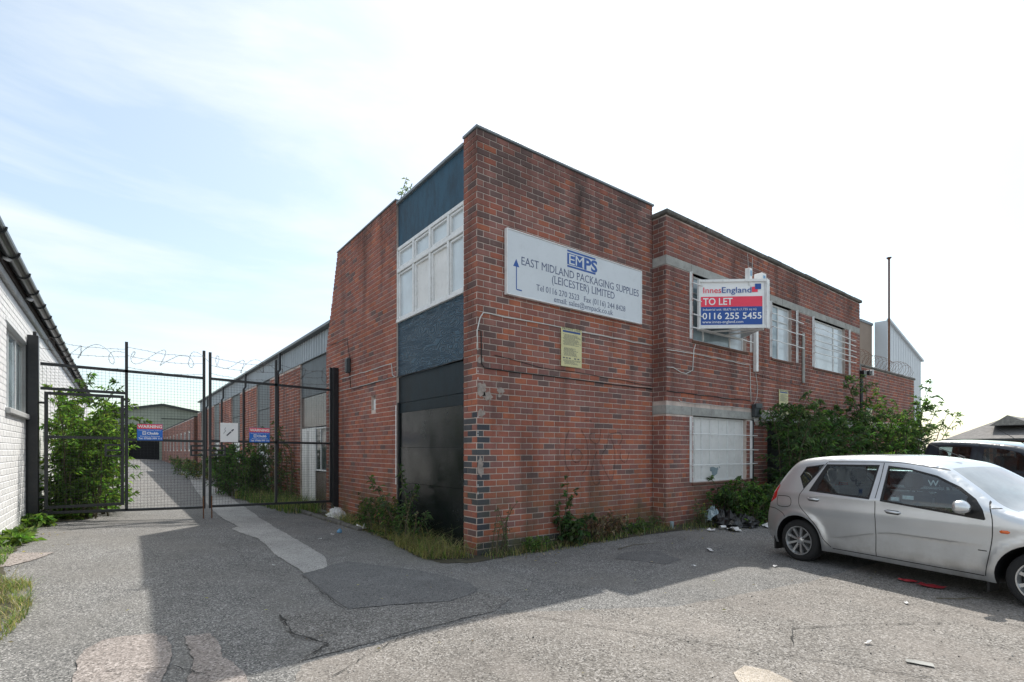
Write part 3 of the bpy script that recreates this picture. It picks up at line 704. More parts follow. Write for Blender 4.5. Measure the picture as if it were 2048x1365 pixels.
for z0, z1 in ((5.09, 5.265), (2.243, 2.414)):
    mb = MB(FBs); mb.bbox((0, -.1, z0+.002), (.385, .012, z1-.002)); mb.build('lintel', M['lintel'], b2)
u = -.06
while u < 9.8:
    u1 = min(u+.66, 9.80); mb = MB(FB); mb.bbox((u+.004, -.30, 6.035+R.uniform(0, .006)), (u1-.004, .06+R.uniform(-.006, .008), 6.125+R.uniform(-.006, .006)), .018); mb.build('coping_stone', M['coping'], b2); u += .66
mb = MB(FBs); mb.bbox((-.1, -.2, 6.04), (.32, .05, 6.12), .018); mb.build('coping_stone', M['coping'], b2)
def metal_window(par, fr, u0, u1, z0, z1, cols, rows, back='pane_board', broken=None, sill=True, d=-.07, light=False):
    f = MB(fr); t = .04
    f.bbox((u0, d-.04, z0), (u0+t, d, z1)); f.bbox((u1-t, d-.04, z0), (u1, d, z1)); f.bbox((u0+t, d-.04, z0), (u1-t, d, z0+t)); f.bbox((u0+t, d-.04, z1-t), (u1-t, d, z1))
    for c in cols: f.bbox((c-.022, d-.035, z0+t), (c+.022, d-.004, z1-t))
    W = f.build('window', M['white_paint'], par)
    m2 = MB(fr); ed = [u0+t]+cols+[u1-t]
    for r_, cs in rows:
        for k in cs: m2.bbox((ed[k]+.022*(k > 0), d-.032, r_-.012), (ed[k+1]-.022*(k < len(cols)), d-.008, r_+.012))
    if m2.v: m2.build('glazing_bar', M['white_paint'], W)
    for k in range(len(ed)-1):
        mb = MB(fr); mb.box((ed[k]+.001, d-.030, z0+t), (ed[k+1]-.001, d-.024, z1-t)); mb.build('pane', M[back[k] if isinstance(back, (list, tuple)) else back], W)
    if sill:
        mb = MB(fr); mb.bbox((u0-.05, -.12, z0-.06), (u1+.05, .035, z0-.004), .01); mb.build('sill', M['brick_sill'], W)
    return W
M['brick_sill'] = simple('brick_sill', (.15, .07, .05), .9, var=.4, scale=12, dirt=(.09, .08, .05), bumps=.4)
M['pane_grey'] = simple('pane_grey', (.30, .38, .42), .06, var=.45, scale=1.6)
M['pane_pale'] = simple('pane_blind', (.60, .64, .66), .08, var=.28, scale=1.4)  # pale mottled pane, middle of the wide upper window
metal_window(b2, FB, .89, 2.98, 3.76, 5.085, [1.38, 2.42], [(4.75, (0, 1, 2))], ['pane_grey', 'pane_grey', 'pane_board'])
metal_window(b2, FB, 4.18, 5.20, 3.76, 5.085, [4.65], [(4.72, (0, 1))], ['pane_grey', 'pane_board'])
metal_window(b2, FB, 6.48, 8.62, 3.76, 5.085, [6.78, 8.0], [(4.75, (1,)), (4.45, (0, 2))], ['pane_board', 'pane_pale', 'pane_board'])
metal_window(b2, FB, .89, 2.98, .90, 2.238, [1.33, 2.33], [], ['white_board']*3)
mb = MB(FB)
for c in (1.08, 1.63, 1.98, 2.62): mb.bbox((c-.012, -.094, .95), (c+.012, -.08, 2.19))
mb.build('glazing_bar', M['white_paint'], b2)
P = [(1.62, 1.12), (1.66, 1.19), (1.78, 1.2), (1.9, 1.17), (2.02, 1.21), (2.05, 1.18), (1.95, 1.12), (1.93, 1.05), (1.82, 1.0), (1.74, 1.02), (1.72, 1.1)]
mb = MB(FB); mb.extr(P, -.0935, -.0915); mb.build('bare_patch', M['pane_grey'], b2, label='flaked patch showing grey board')
def grille(fr, u0, u1, z0, z1, bars, ext, label, bent=0):
    gq = thing('window_grille', fr(u0, .05, z0), label, 'window bars', 'white security bars in front of the wing windows')
    for u in (u0, u1):
        mb = MB(fr); mb.bbox((u-.03, .012, z0), (u+.03, .022, z1), .003); mb.bbox((u-.006, .022, z0), (u+.006, .055, z1), .003); mb.build('upright', M['post_white'], gq)
    for z in bars:
        mb = MB(fr); pts = []; n = 10
        for k in range(n+1):
            u = u0-.03+(u1+ext-u0)*k/n; pts.append((u, .095+(.012*math.sin(k*1.3+z*9) if bent else 0), z+(R.uniform(-.012, .012)*bent)))
        mb.tube([(u0, .02, z)]+pts, .0125, 6); mb.build('bar', M['post_white'], gq)
    return gq
grille(FB, .78, 3.14, .91, 2.22, [1.88, 1.56, 1.25], .2, 'white horizontal bars over the boarded ground floor window', .3)
grille(FB, .78, 3.14, 3.77, 5.1, [4.86, 4.54, 4.24, 3.98], .02, 'white bars over the upper window behind the letting board', .6)
grille(FB, 4.07, 5.45, 3.77, 5.1, [4.79, 4.48, 4.16], .26, 'white bars over the narrow upper window', .3)
grille(FB, 6.40, 8.88, 3.77, 5.1, [4.80, 4.64, 4.47, 4.31, 4.14], .34, 'white bars over the wide upper window nearest the drainpipe', .6)
# recessed shuttered doorway
mb = MB(FB); z = 0
while z < 2.2: mb.bbox((3.96, -.19, z), (6.58, -.165, z+.072), .012); z += .075
mb.build('roller_shutter', M['black_steel'], b2)
# right-hand lower wall
b3 = thing('low_brick_building', FB(12.6, -2, 0), 'low brick building with razor wire on its parapet beyond the wing', 'building')
c3 = FB(9.735, -.12, 0); F3 = Fr(c3.x, c3.y, A2)
W3 = Wall(F3, 5.75, 4.17, bond='mixed', colf=colf2, holes=[(-1, 99, 2.243, 2.414)])
W3.core('wall', b3, M['mortar']); band(2.243, 2.414, b3, 5.75, [1.3, 2.6, 3.9, 5.2], fr=F3)
mb = MB(F3); mb.box((5.70, -6, -.1), (5.75, -.01, 4.17)); mb.build('gable_wall', M['mortar'], b3)
mb = MB(F3); mb.box((0, -6, -.1), (5.7, -.3, 4.0)); mb.build('interior_fill', M['interior_fill'], b3)
u = 0
while u < 5.8:
    mb = MB(F3); mb.bbox((u+.004, -.28, 4.175), (min(u+.64, 5.82)-.004, .045, 4.25+R.uniform(-.005, .005)), .015); mb.build('coping_stone', M['coping'], b3); u += .64
lay_bricks([W1, W1s, W1p]); lay_bricks([W2, W2s]); lay_bricks([W3])
# drainpipe with hopper head
dp = thing('drainpipe', FB(9.86, .05, 0), 'black drainpipe with hopper head where the wing meets the lower wall', 'drainpipe')
mb = MB(FB); mb.tube([(9.86, .0, 0), (9.86, .0, 3.75)], .055, 10); mb.build('pipe', M['black_steel'], dp, auto=True)
mb = MB(FB)
mb.extr([(9.72, 3.98), (10.0, 3.98), (9.94, 3.78), (9.78, 3.78)], -.1, .12); mb.extr([(9.72, 3.98), (10.0, 3.98), (9.80, 4.28)], -.1, -.02); mb.build('hopper', M['black_steel'], dp)
for z in (1.2, 2.5, 3.6): mb = MB(FB); mb.tube([(9.86, .0, z), (9.86, 0, z+.06)], .068, 10); mb.build('collar', M['black_steel'], dp)
fl = thing('floodlight', FB(10.2, .2, 3.85), 'small white-faced floodlight beside the hopper head', 'floodlight')
mb = MB(FB); mb.bbox((10.08, .04, 3.88), (10.28, .16, 4.02), .02); mb.build('housing', M['black_steel'], fl)
mb = MB(FB); mb.bbox((10.285, .03, 3.86), (10.32, .20, 4.04), .01); mb.build('lens', M['post_white'], fl)
# razor wire
rz = MB(F3)
for k in range(0, 620):
    pass
def coil(fr, u0, u1, z, r, turns, rr, wire=.004, d=-.12):
    mb = MB(fr); pts = []; n = turns*22
    for k in range(n+1):
        t = k/n; a = t*turns*2*math.pi; q = r*(1+.15*math.sin(t*17)); pts.append((u0+(u1-u0)*t+.03*math.sin(a*.5), d+q*math.cos(a), z+q*math.sin(a)*(1+.1*math.sin(t*9))))
    mb.tube(pts, wire, 4)
    for k in range(0, n, 3):
        p = Vector(pts[k]); mb.bar(p+Vector((0, -.02, .008)), p+Vector((0, .02, -.008)), .003)
    return mb
o = coil(F3, .1, 5.4, 4.46, .24, 19, R).build('razor_wire', M['rust_wire'] if 'rust_wire' in M else M['rust'])
tag(o, 'coils of razor wire along the parapet of the low brick building', 'razor wire')
po = thing('pole', (21.9, 6.6, 4), 'tall thin bare metal pole rising behind the razor wire parapet', 'pole')
MB().tube([(21.9, 6.6, 3.9), (21.9, 6.6, 8.36)], .032, 8).build('shaft', M['rust'], po)
MB().tube([(21.9, 6.6, 8.36), (21.9, 6.6, 8.43)], [.035, .09], 8).build('cap', M['rust'], po)

# ================================================================== long warehouse up the lane
wh = thing('long_warehouse', (9, 26, 0), 'long brick warehouse along the lane with dark boarded bays and ribbed grey cladding above', 'warehouse')
FL = Fr(4.19, 40.3, -90); ul = lambda y: 40.3-y
bays = [(13.32, 15.69), (19.48, 21.70), (25.1, 27.2), (30.9, 32.9), (36.6, 38.5)]
WLs = [Wall(Fr(4.19, y1, -90), y1-y0, 4.03, colf=lambda p, z, rr: colf1s(0, z, rr), ends=True) for y0, y1 in ((15.69, 19.48), (21.70, 25.1), (27.2, 30.9), (32.9, 36.6), (38.5, 40.3))]
for q in WLs: q.core('wall', wh, M['mortar'])
lay_bricks(WLs, minpx=6)
solid(wh, 'interior_fill', (4.5, 13.35, 0), (20, 40.3, 4.0), M['interior_fill'])
for k, (a, b) in enumerate(bays):
    for z0, z1, m in (((3.05, 4.05, 'panel_grey'), (2.19, 3.04, 'panel_brown')) if k == 0 else ((3.05, 4.05, 'panel_grey'), (1.95, 3.04, 'panel_grey'), (-.05, 1.94, 'panel_brown'))):
        mb = MB(FL); mb.bbox((ul(b)+.01, -.08, z0), (ul(a)-.01, -.05+.01*(z0 > 3), z1), .006); mb.build('bay_board', M[m], wh)
mb = MB(FL); mb.bbox((ul(15.66), -.07, .1), (ul(14.42), -.04, 2.17)); dw = mb.build('door', M['white_board'], wh)
mb = MB(FL)
for y in (15.05,): mb.bbox((ul(y)-.01, -.04, .15), (ul(y)+.01, -.03, 2.1))
mb.build('door_strip', M['plastic_grey'], dw)
metal_window(wh, FL, ul(14.36), ul(13.36), 1.0, 2.16, [ul(13.9)], [], 'glass_dark', sill=False, d=-.03)
mb = MB(FL); mb.bbox((ul(14.36), -.08, -.05), (ul(13.36), -.05, .98)); mb.build('bay_board', M['panel_brown'], wh)
for a, b in ((20.0, 21.3), (25.4, 26.6), (31.2, 32.4)): metal_window(wh, FL, ul(b), ul(a), .95, 1.95, [ul((a+b)/2)], [], 'pane_grey', sill=False, d=-.02)
y = 13.0
while y < 40.2:   # ribbed cladding sheets, each its own panel
    y1 = min(y+1.16, 40.3); mb = MB(FL); n = max(1, int(round((y1-y)/.23))); uA, uB = ul(y1), ul(y); prof = []
    for k in range(n):
        s0 = uA+(uB-uA)*k/n; wv = (uB-uA)/n; prof += [(s0, 0), (s0+wv*.55, 0), (s0+wv*.65, .035), (s0+wv*.9, .035)]
    prof.append((uB-.003, 0))
    for (a, da), (b, db) in zip(prof, prof[1:]): mb.poly([(a, -.16+da, 4.06), (b, -.16+db, 4.06), (b, -.16+db, 4.72), (a, -.16+da, 4.72)])
    mb.build('cladding_sheet', M['clad'], wh); y = y1
mb = MB(FL); mb.bbox((0, -.30, 4.725), (27.3, .02, 4.80)); mb.build('eaves_gutter', M['gutter'], wh)
mb = MB(FL); mb.bbox((0, -.28, 4.032), (27.0, .02, 4.055)); mb.build('flashing', M['coping_metal'], wh)
mb = MB(); mb.poly([(4.3, 12.9, 4.78), (4.3, 40.3, 4.78), (12, 40.3, 6.3), (12, 12.9, 6.3)]); mb.poly([(12, 12.9, 6.3), (12, 40.3, 6.3), (20, 40.3, 4.78), (20, 12.9, 4.78)])
mb.poly([(4.36, 40.3, 4.0), (20, 40.3, 4.0), (20, 40.3, 4.78), (12, 40.3, 6.3), (4.36, 40.3, 4.78)]); mb.poly([(4.36, 12.95, 4.0), (4.36, 12.95, 4.78), (12, 12.95, 6.3), (20, 12.95, 4.78), (20, 12.95, 4.0)]); mb.build('roof', M['clad'], wh)
for y in (18.2, 24.0, 29.8, 35.6): mb = MB(FL); mb.tube([(ul(y), .05, .0), (ul(y), .05, 4.1), (ul(y), -.02, 4.2), (ul(y), -.02, 4.72)], .045, 6); mb.build('downpipe', M['black_steel'], wh)
# lower brick range beyond
lb = thing('low_brick_range', (6, 56, 0), 'single-storey brick range with small white windows far up the lane', 'building')
FG = Fr(4.0, 73, -90); hs = [(73-y-1.4, 73-y, 1.5, 2.9) for y in (43, 46, 49, 52.5, 56, 60, 64, 68)]
WG = Wall(FG, 32.5, 3.75, holes=hs, course=.0925, pitch=.235); WG.core('wall', lb, M['mortar']); lay_bricks([WG], cap=0)
for h in hs:
    mb = MB(FG); mb.bbox((h[0], -.12, h[2]), (h[1], -.05, h[3])); wv = mb.build('window', M['white_paint'], lb)
    for k in (0, 1): mb = MB(FG); mb.box((h[0]+.08+k*.66, -.05, h[2]+.1), (h[0]+.64+k*.66, -.045, h[3]-.1)); mb.build('pane', M['pane_grey'], wv)
solid(lb, 'end_wall', (4.0, 40.44, 0), (4.4, 40.5, 3.75), M['brick_sill']); solid(lb, 'roof', (4.0, 40.5, 3.76), (12, 73, 3.86), M['dark_roof']); solid(lb, 'interior_fill', (4.3, 40.5, 0), (12, 73, 3.75), M['interior_fill'])
# far green gabled warehouse
gw = thing('green_gabled_warehouse', (4.2, 76, .5), 'pale green gabled warehouse with dark open doorway at the end of the lane', 'warehouse')
gx0, gx1, gy = -1.2, 9.4, 76
mb = MB(); zt = lambda x: 6.0+1.0*(1-abs(x-4.2)/5.3)
x = gx0
while x < gx1-.01:
    x1 = min(x+.30, gx1); 
    if not (.9 < (x+x1)/2 < 3.9):
        for (a, b, d) in ((x, x+.16, 0), (x+.16, x+.2, .04), (x+.2, x1, .04)): mb.poly([(a, gy-d, .2), (b, gy-d, .2), (b, gy-d, zt(b)), (a, gy-d, zt(a))])
    else: mb.poly([(x, gy, 4.3), (x1, gy, 4.3), (x1, gy, zt(x1)), (x, gy, zt(x))])
    x = x1
mb.build('wall', M['green_steel'], gw)
mb = MB(); mb.bar((gx0-.3, gy-.3, 6.0), (4.2, gy-.3, 7.08), .3, .28); mb.bar((4.2, gy-.3, 7.08), (gx1+.3, gy-.3, 6.0), .3, .28); mb.poly([(gx0, gy, 6.0), (4.2, gy, 7.0), (4.2, gy+30, 7.0), (gx0, gy+30, 6.0)]); mb.poly([(gx1, gy, 6.0), (gx1, gy+30, 6.0), (4.2, gy+30, 7.0), (4.2, gy, 7.0)]); mb.build('roof', M['dark_roof'], gw)
solid(gw, 'lintel_beam', (.7, gy-.12, 4.2), (4.1, gy+.1, 4.5), M['dark_roof']); solid(gw, 'interior_fill', (-1.1, gy+1.5, .2), (9.3, gy+29, 5.9), M['interior_fill'])
mb = MB(); mb.box((gx0, gy, .2), (gx0+.05, gy+30, 6.0)); mb.box((gx1-.05, gy, .2), (gx1, gy+30, 6.0)); mb.build('side_wall', M['green_steel'], gw)
solid(gw, 'purlin', (4.1, gy-.06, 5.35), (9.3, gy-.045, 5.45), M['dark_roof'])

# ================================================================== white painted building (left)
wb = thing('white_painted_building', (-5, 16, 0), 'white painted brick building with dark gutter along the left of the lane', 'building')
FWb = Fr(-1.31, 2, 90)
WW = Wall(FWb, 34, 3.93, holes=[(8.45, 10.62, 2.18, 3.42)], z0=-.1, pal=PAL_WHITE, course=.0925, hide=[(10.35, 10.75, 0, 3.9)], pr=.005)
WW.core('wall', wb, M['mortar_white']); lay_bricks([WW], mat=M['brick_white'])
metal_window(wb, FWb, 8.45, 10.62, 2.18, 3.42, [9.15, 9.9], [], 'pane_grey', sill=False, d=-.06)
mb = MB(FWb); mb.bbox((8.35, -.1, 2.09), (10.72, .06, 2.175), .01); mb.build('sill', M['fascia'], wb)
mb = MB(FWb); mb.bbox((8.35, -.05, 3.425), (10.72, .015, 3.50), .01); mb.build('lintel', M['white_paint'], wb)
k = 0; u = 0
while u < 34: mb = MB(FWb); mb.bbox((u+.004, -.1, 3.94), (min(u+2.4, 34)-.004, .05, 4.06), .008); mb.build('fascia_board', M['fascia'], wb); u += 2.4
mb = MB(FWb); mb.box((0, -.1, 4.065), (34, .07, 4.17)); mb.build('soffit', M['soffit'], wb)
gm = MB(FWb); n = 9; R1, R0 = .085, .078; cu, cz = .155, 4.20
for r_, fl_ in ((R1, 0), (R0, 1)):
    ring = [(cu+r_*math.cos(math.pi+math.pi*k/n), cz+r_*math.sin(math.pi+math.pi*k/n)) for k in range(n+1)]
    for (a, b), (c, d) in zip(ring, ring[1:]): gm.poly([(0, a, b), (34, a, b), (34, c, d), (0, c, d)])
gt = gm.build('gutter', M['gutter'], wb, smooth=True); u = .4
while u < 34:
    mb = MB(FWb); mb.tube([(u, cu+.094*math.cos(math.pi+math.pi*k/n), cz+.094*math.sin(math.pi+math.pi*k/n)) for k in range(n+1)], .011, 5); mb.build('gutter_bracket', M['gutter'], gt); u += 1.02
mb = MB(FWb); mb.poly([(0, .12, 4.22), (34, .12, 4.22), (34, -4.5, 6.4), (0, -4.5, 6.4)]); mb.poly([(0, -4.5, 6.4), (34, -4.5, 6.4), (34, -9, 4.2), (0, -9, 4.2)]); mb.build('roof', M['slate'], wb)
mb = MB(FWb); mb.box((0, -9, 0), (.05, -.01, 4.2)); mb.box((33.95, -9, 0), (34, -.01, 4.2)); mb.build('end_wall', M['mortar_white'], wb)
mb = MB(FWb); mb.box((.1, -8.9, 0), (33.9, -.4, 4.1)); mb.build('interior_fill', M['interior_fill'], wb)
for (u, z) in ((7.55, 4.11), (9.75, 4.08)):
    lt = thing('bulkhead_light', FWb(u, .1, z), 'small pale lamp fixed under the gutter %s' % ('at the left edge of the picture' if u < 8 else 'above the white building window'), 'lamp')
    mb = MB(FWb); mb.tube([(u, .08, z), (u, .12, z-.01), (u, .16, z-.03)], [.02, .03, .02], 8); mb.build('lens', M['lamp'], lt, smooth=True)
    mb = MB(FWb); mb.bbox((u-.04, .02, z-.03), (u+.04, .08, z+.03)); mb.build('bracket', M['plastic_grey'], lt)

# ================================================================== buildings behind, right
ib = thing('clad_industrial_shed', (66, 21, 0), 'white clad industrial shed with sloping roofline behind the parapet', 'industrial shed')
pts = [(65.9, 0), (77.2, 0), (77.2, 12.3), (65.9, 15.55)]
mb = MB(lambda u, d, z: Vector((u, 20+d, z))); mb.extr(pts, 0, 1.2); mb.build('wall', M['white_clad'], ib)
mb = MB(); 
for x in [66.1+k*.8 for k in range(14)]: mb.box((x, 19.975, 0), (x+.08, 19.995, 15.5-(x-65.9)*.288-.1))
mb.build('cladding_rib', M['white_clad'], ib, kind='stuff')
MB().bar((65.8, 19.9, 15.62), (77.4, 19.9, 12.33), .3, .22).build('verge', M['white_clad'], ib)
bb = thing('brown_clad_tower', (64, 25, 0), 'brown brick tower beside the white clad shed', 'building')
mb = MB(); mb.box((62.5, 21.4, 0), (65.8, 30, 15.2)); mb.build('wall', M['brown_clad'], bb)
MB().box((62.4, 21.3, 15.2), (65.85, 30.1, 15.45)).build('parapet', M['coping_metal'], bb)
hb = thing('slate_roofed_hall', (64, 12, 0), 'low brick hall with hipped slate roof and gablet beyond the vehicles', 'building')
x0 = 62
solid(hb, 'wall', (x0, 1, -.5), (x0+12, 13.6, 2.5), M['brick_sill'])
mb = MB(); a, b, c, d = (x0-.6, .4, 2.55), (x0-.6, 14.2, 2.55), (x0+13, 14.2, 2.55), (x0+13, .4, 2.55)
r0, r1 = (x0+5, 11.0, 4.6), (x0+5, 4.5, 4.6); r2, r3 = (x0+9, 11.0, 4.6), (x0+9, 4.5, 4.6)
mb.poly([a, d, r3, r1]); mb.poly([b, r0, r2, c]); mb.poly([c, r2, r3, d]); mb.poly([a, r1, r0, b]); mb.poly([r0, r1, r3, r2]); mb.build('roof', M['slate'], hb)
mb = MB(); A_, B_, C_ = (x0+.9, 11.3, 3.75), (x0+.9, 8.3, 3.75), (x0+1.6, 10.2, 4.72); mb.poly([A_, B_, C_]); mb.poly([A_, C_, (x0+6, 10.2, 4.72), (x0+6, 11.3, 4.2)]); mb.poly([B_, (x0+6, 8.3, 4.2), (x0+6, 10.2, 4.72), C_]); mb.build('gablet', M['slate'], hb)
mb = MB(); mb.poly([(x0+.88, 11.2, 3.8), (x0+.88, 8.45, 3.8), (x0+1.55, 10.2, 4.66)]); mb.build('gablet_louvre', M['coping'], hb)
solid(hb, 'eaves_board', (x0-.7, .3, 2.38), (x0-.6, 14.3, 2.58), M['gutter'])
fn = thing('palisade_fence', (31, 6, 0), 'dark pointed palisade fence behind the pickup', 'fence')
mb0 = None
for k in range(46):
    y = -1+k*.22; mb = MB(); p = [(y, 0), (y+.1, 0), (y+.1, 1.75), (y+.05, 1.87), (y, 1.75)]
    a = [mb.vert((30, q, z)) for q, z in p]; b = [mb.vert((30.03, q, z)) for q, z in p]; mb.face(a); mb.face(b[::-1])
    for i in range(5): mb.face((a[i], b[i], b[(i+1) % 5], a[(i+1) % 5]))
    mb.build('pale', M['black_steel'], fn)
MB().box((30.04, -1.2, .4), (30.08, 9.4, .46)).box((30.04, -1.2, 1.4), (30.08, 9.4, 1.46)).build('rail', M['black_steel'], fn)

# ================================================================== GATES
GYq = 12.46
def gmb(): return MB()
def fbar(mb, x0, z0, x1, z1, w_=.05, d_=.05, y=GYq): mb.bar((x0, y, z0), (x1, y, z1), w_, d_, up=(0, 1, 0)); return mb
def wires(x0, x1, zf0, zf1, y=GYq):
    mb = MB(); s_ = .0555; x = x0+s_/2
    while x < x1: mb.bar((x, y, zf0(x)), (x, y, zf1(x)), .0031, .0031, up=(0, 1, 0)); x += s_
    z = min(zf0(x0), zf0(x1))
    while z < max(zf1(x0), zf1(x1)):
        if z > max(zf0(x0), zf0(x1)) and z < min(zf1(x0), zf1(x1)): mb.bar((x0, y+.004, z), (x1, y+.004, z), .0031, .0031)
        z += s_
    return mb
gl = thing('gate_leaf', (.14, GYq, .3), 'left gate leaf of black steel mesh with a wicket door beside the white building', 'gate', 'black steel mesh gate leaves')
parts = [((-1.12, 3.10), (1.38, 3.05), 'rail'), ((-1.12, 2.66), (.09, 2.65), 'rail'), ((.14, 1.755), (1.38, 1.735), 'rail'), ((-1.12, .43), (1.38, .365), 'rail'), ((.114, .40), (.114, 3.64), 'upright'), ((1.407, .34), (1.407, 3.62), 'upright')]
for (a, b), (c, d), nm in parts: fbar(MB(), a, b, c, d).build(nm, M['black_steel'], gl)
wires(-1.12, .09, lambda x: 2.68, lambda x: 3.07).build('wire_mesh', M['black_steel'], gl, kind='stuff')
wires(.14, 1.38, lambda x: .40, lambda x: 3.03).build('wire_mesh', M['black_steel'], gl, kind='stuff')
wk = MB(); yw = GYq-.03
for a, b, c, d in ((-1.04, .50, -1.04, 2.60), (.05, .50, .05, 2.60), (-1.013, 2.575, .023, 2.575), (-1.013, .525, .023, .525), (-1.013, 1.79, .023, 1.78)): fbar(wk, a, b, c, d, .052, .05, yw)
wd = wk.build('wicket_door', M['black_steel'], gl); wires(-1.01, .02, lambda x: .55, lambda x: 2.55, yw).build('wire_mesh', M['black_steel'], wd, kind='stuff')
def loop(x0, x1, z0, z1, par, y):
    mb = MB(); t = .035
    for a, b, c, d in ((x0, z0, x0, z1), (x1, z0, x1, z1), (x0+t/2, z1-t/2, x1-t/2, z1-t/2), (x0+t/2, z0+t/2, x1-t/2, z0+t/2), (x0+t/2, (z0+z1)/2, x1-t/2, (z0+z1)/2)): fbar(mb, a, b, c, d, t, .06, y)
    mb.build('latch_guard', M['black_steel'], par)
loop(-.20, .06, 1.43, 1.67, gl, GYq-.085); loop(1.17, 1.40, 1.43, 1.66, gl, GYq-.06)
for x in (1.395,): MB().tube([(x, GYq-.03, g(x, GYq)), (x, GYq-.03, .6)], .012, 6).build('drop_bolt', M['rust'], gl)
for z in (.7, 2.4): MB().tube([(-1.14, GYq-.03, z), (-1.06, GYq-.03, z)], .02, 6).build('hinge', M['black_steel'], gl)
gr_ = thing('gate_leaf', (2.8, GYq, .2), 'right gate leaf of black steel mesh carrying the no smoking sign', 'gate', 'black steel mesh gate leaves')
for (a, b), (c, d), nm in [((1.545, 3.05), (4.0, 2.985), 'rail'), ((1.545, 1.745), (4.0, 1.71), 'rail'), ((1.545, .375), (4.0, .335), 'rail'), ((1.518, .34), (1.518, 3.60), 'upright'), ((2.805, .37), (2.805, 3.58), 'upright'), ((4.02, .30), (4.02, 3.52), 'upright')]:
    fbar(MB(), a, b, c, d).build(nm, M['black_steel'], gr_)
wires(1.55, 2.78, lambda x: .40, lambda x: 3.02).build('wire_mesh', M['black_steel'], gr_, kind='stuff'); wires(2.83, 3.99, lambda x: .38, lambda x: 2.98).build('wire_mesh', M['black_steel'], gr_, kind='stuff')
loop(1.52, 1.78, 1.43, 1.66, gr_, GYq-.06)
MB().bar((1.2, GYq-.1, 1.555), (1.75, GYq-.1, 1.55), .03, .03).build('slide_bolt', M['black_steel'], gr_)
MB().tube([(1.545, GYq-.03, g(1.5, GYq)), (1.545, GYq-.03, .6)], .012, 6).build('drop_bolt', M['rust'], gr_)
gp = thing('gate_post', (-1.21, GYq, .28), 'thick black square gate post against the white wall', 'gate post')
MB().bbox((-1.29, GYq-.07, .2), (-1.14, GYq+.08, 3.585), .008).build('shaft', M['black_steel'], gp)
MB().bbox((-1.22, GYq-.02, 3.587), (-1.17, GYq+.03, 3.66), .008).build('cap', M['black_steel'], gp)
MB().bbox((-1.305, GYq-.085, .2), (-1.29, GYq+.06, 3.4), .004).build('channel', M['black_steel'], gp)
gp = thing('gate_post', (4.1, GYq, 0), 'black steel gate post against the brick corner block', 'gate post')
MB().bbox((4.045, GYq-.10, -.05), (4.18, GYq+.05, 3.52), .008).build('shaft', M['black_steel'], gp)
for z in (.75, 1.6, 2.6): MB().bbox((4.182, GYq-.13, z), (4.20, GYq-.02, z+.09), .006).build('hinge_plate', M['black_steel'], gp)
def barbed(x0, x1, label, seed, zt0=3.55):
    rr = random.Random(seed); t = thing('barbed_wire', ((x0+x1)/2, GYq, 3.1), label, 'barbed wire'); L = x1-x0
    for z0, z1 in ((zt0, zt0-.05), (zt0-.17, zt0-.2), (3.16, 3.12)):
        pts = [(x0+L*k/12, GYq+rr.uniform(-.01, .01), z0+(z1-z0)*k/12-.05*math.sin(math.pi*k/12)+rr.uniform(-.008, .008)) for k in range(13)]
        mb = MB(); mb.tube(pts, .0038, 4)
        for k in range(int(L/.11)):
            f = k*.11/L*12; i = min(11, int(f)); p = Vector(pts[i]).lerp(Vector(pts[i+1]), f-i); mb.bar(p+Vector((-.012, 0, .014)), p+Vector((.012, 0, -.014)), .004)
        mb.build('strand', M['rust_dark'], t)
    pts = []; n = 90; turns = L/.36
    for k in range(n+1):
        s_ = k/n; a = s_*turns*6.283; r = .13+.05*math.sin(s_*23+seed); pts.append((x0+L*s_+r*.9*math.cos(a*.8), GYq+r*.8*math.cos(a), zt0-.16+r*math.sin(a)+.04*math.sin(s_*11+seed)))
    mb = MB(); mb.tube(pts, .0035, 4)
    for k in range(0, n, 2): p = Vector(pts[k]); mb.bar(p+Vector((-.014, 0, .01)), p+Vector((.014, 0, -.01)), .004)
    mb.build('coil', M['rust_dark'], t)
M['rust_dark'] = simple('rust_dark', (.10, .085, .08), .7, .3)
barbed(-1.12, .1, 'loops of barbed wire between the thick post and the wicket upright', 1)
barbed(.13, 1.4, 'loops of barbed wire above the left leaf, right of the wicket upright', 4)
barbed(1.53, 2.79, 'loops of barbed wire above the no smoking sign half of the right leaf', 6, 3.5)
barbed(2.82, 4.0, 'loops of barbed wire above the gate next to the brick corner block', 9, 3.48)

# ================================================================== SIGNS
_tw = {}
def tfit(body, p0, p1, cap, mat, par, right, up, name='lettering', off=0, label=None, serif=False):
    """line of writing from p0 to p1 (baseline) with the given capital height"""
    cu = bpy.data.curves.new('t', 'FONT'); cu.body = body; cu.size = 1; o = bpy.data.objects.new('t', cu); COL.objects.link(o); bpy.context.view_layer.update()
    wd = o.dimensions.x; bpy.data.objects.remove(o); bpy.data.curves.remove(cu)
    size = cap/.69; off = off*size; L = (Vector(p1)-Vector(p0)).length
    return text(body, size, p0, right, up, mat, par, name, xs=L/(wd*size), align='LEFT', off=off, label=label, serif=serif)
yS = 6.30; XR, UP = (1, 0, 0), (0, 0, 1)
cs = thing('company_sign', (6.26, yS, 3.93), 'long white company signboard with blue lettering on the brick corner block', 'signboard')
MB().bbox((4.69, yS, 3.935), (7.83, yS+.05, 4.91), .004).build('board', M['sign_white'], cs)
mb = MB(); mb.bbox((4.675, yS-.012, 3.92), (4.69, yS+.055, 4.925), .003); mb.bbox((7.83, yS-.012, 3.92), (7.845, yS+.055, 4.925), .003); mb.bbox((4.69, yS-.012, 3.92), (7.83, yS+.055, 3.935), .003); mb.bbox((4.69, yS-.012, 4.91), (7.83, yS+.055, 4.925), .003); mb.build('edge_trim', M['post_white'], cs)
yt = yS-.0015
def rect(x0, z0, x1, z1, y, d, mat, par, name): return MB().box((x0, y-d, z0), (x1, y, z1)).build(name, mat, par)
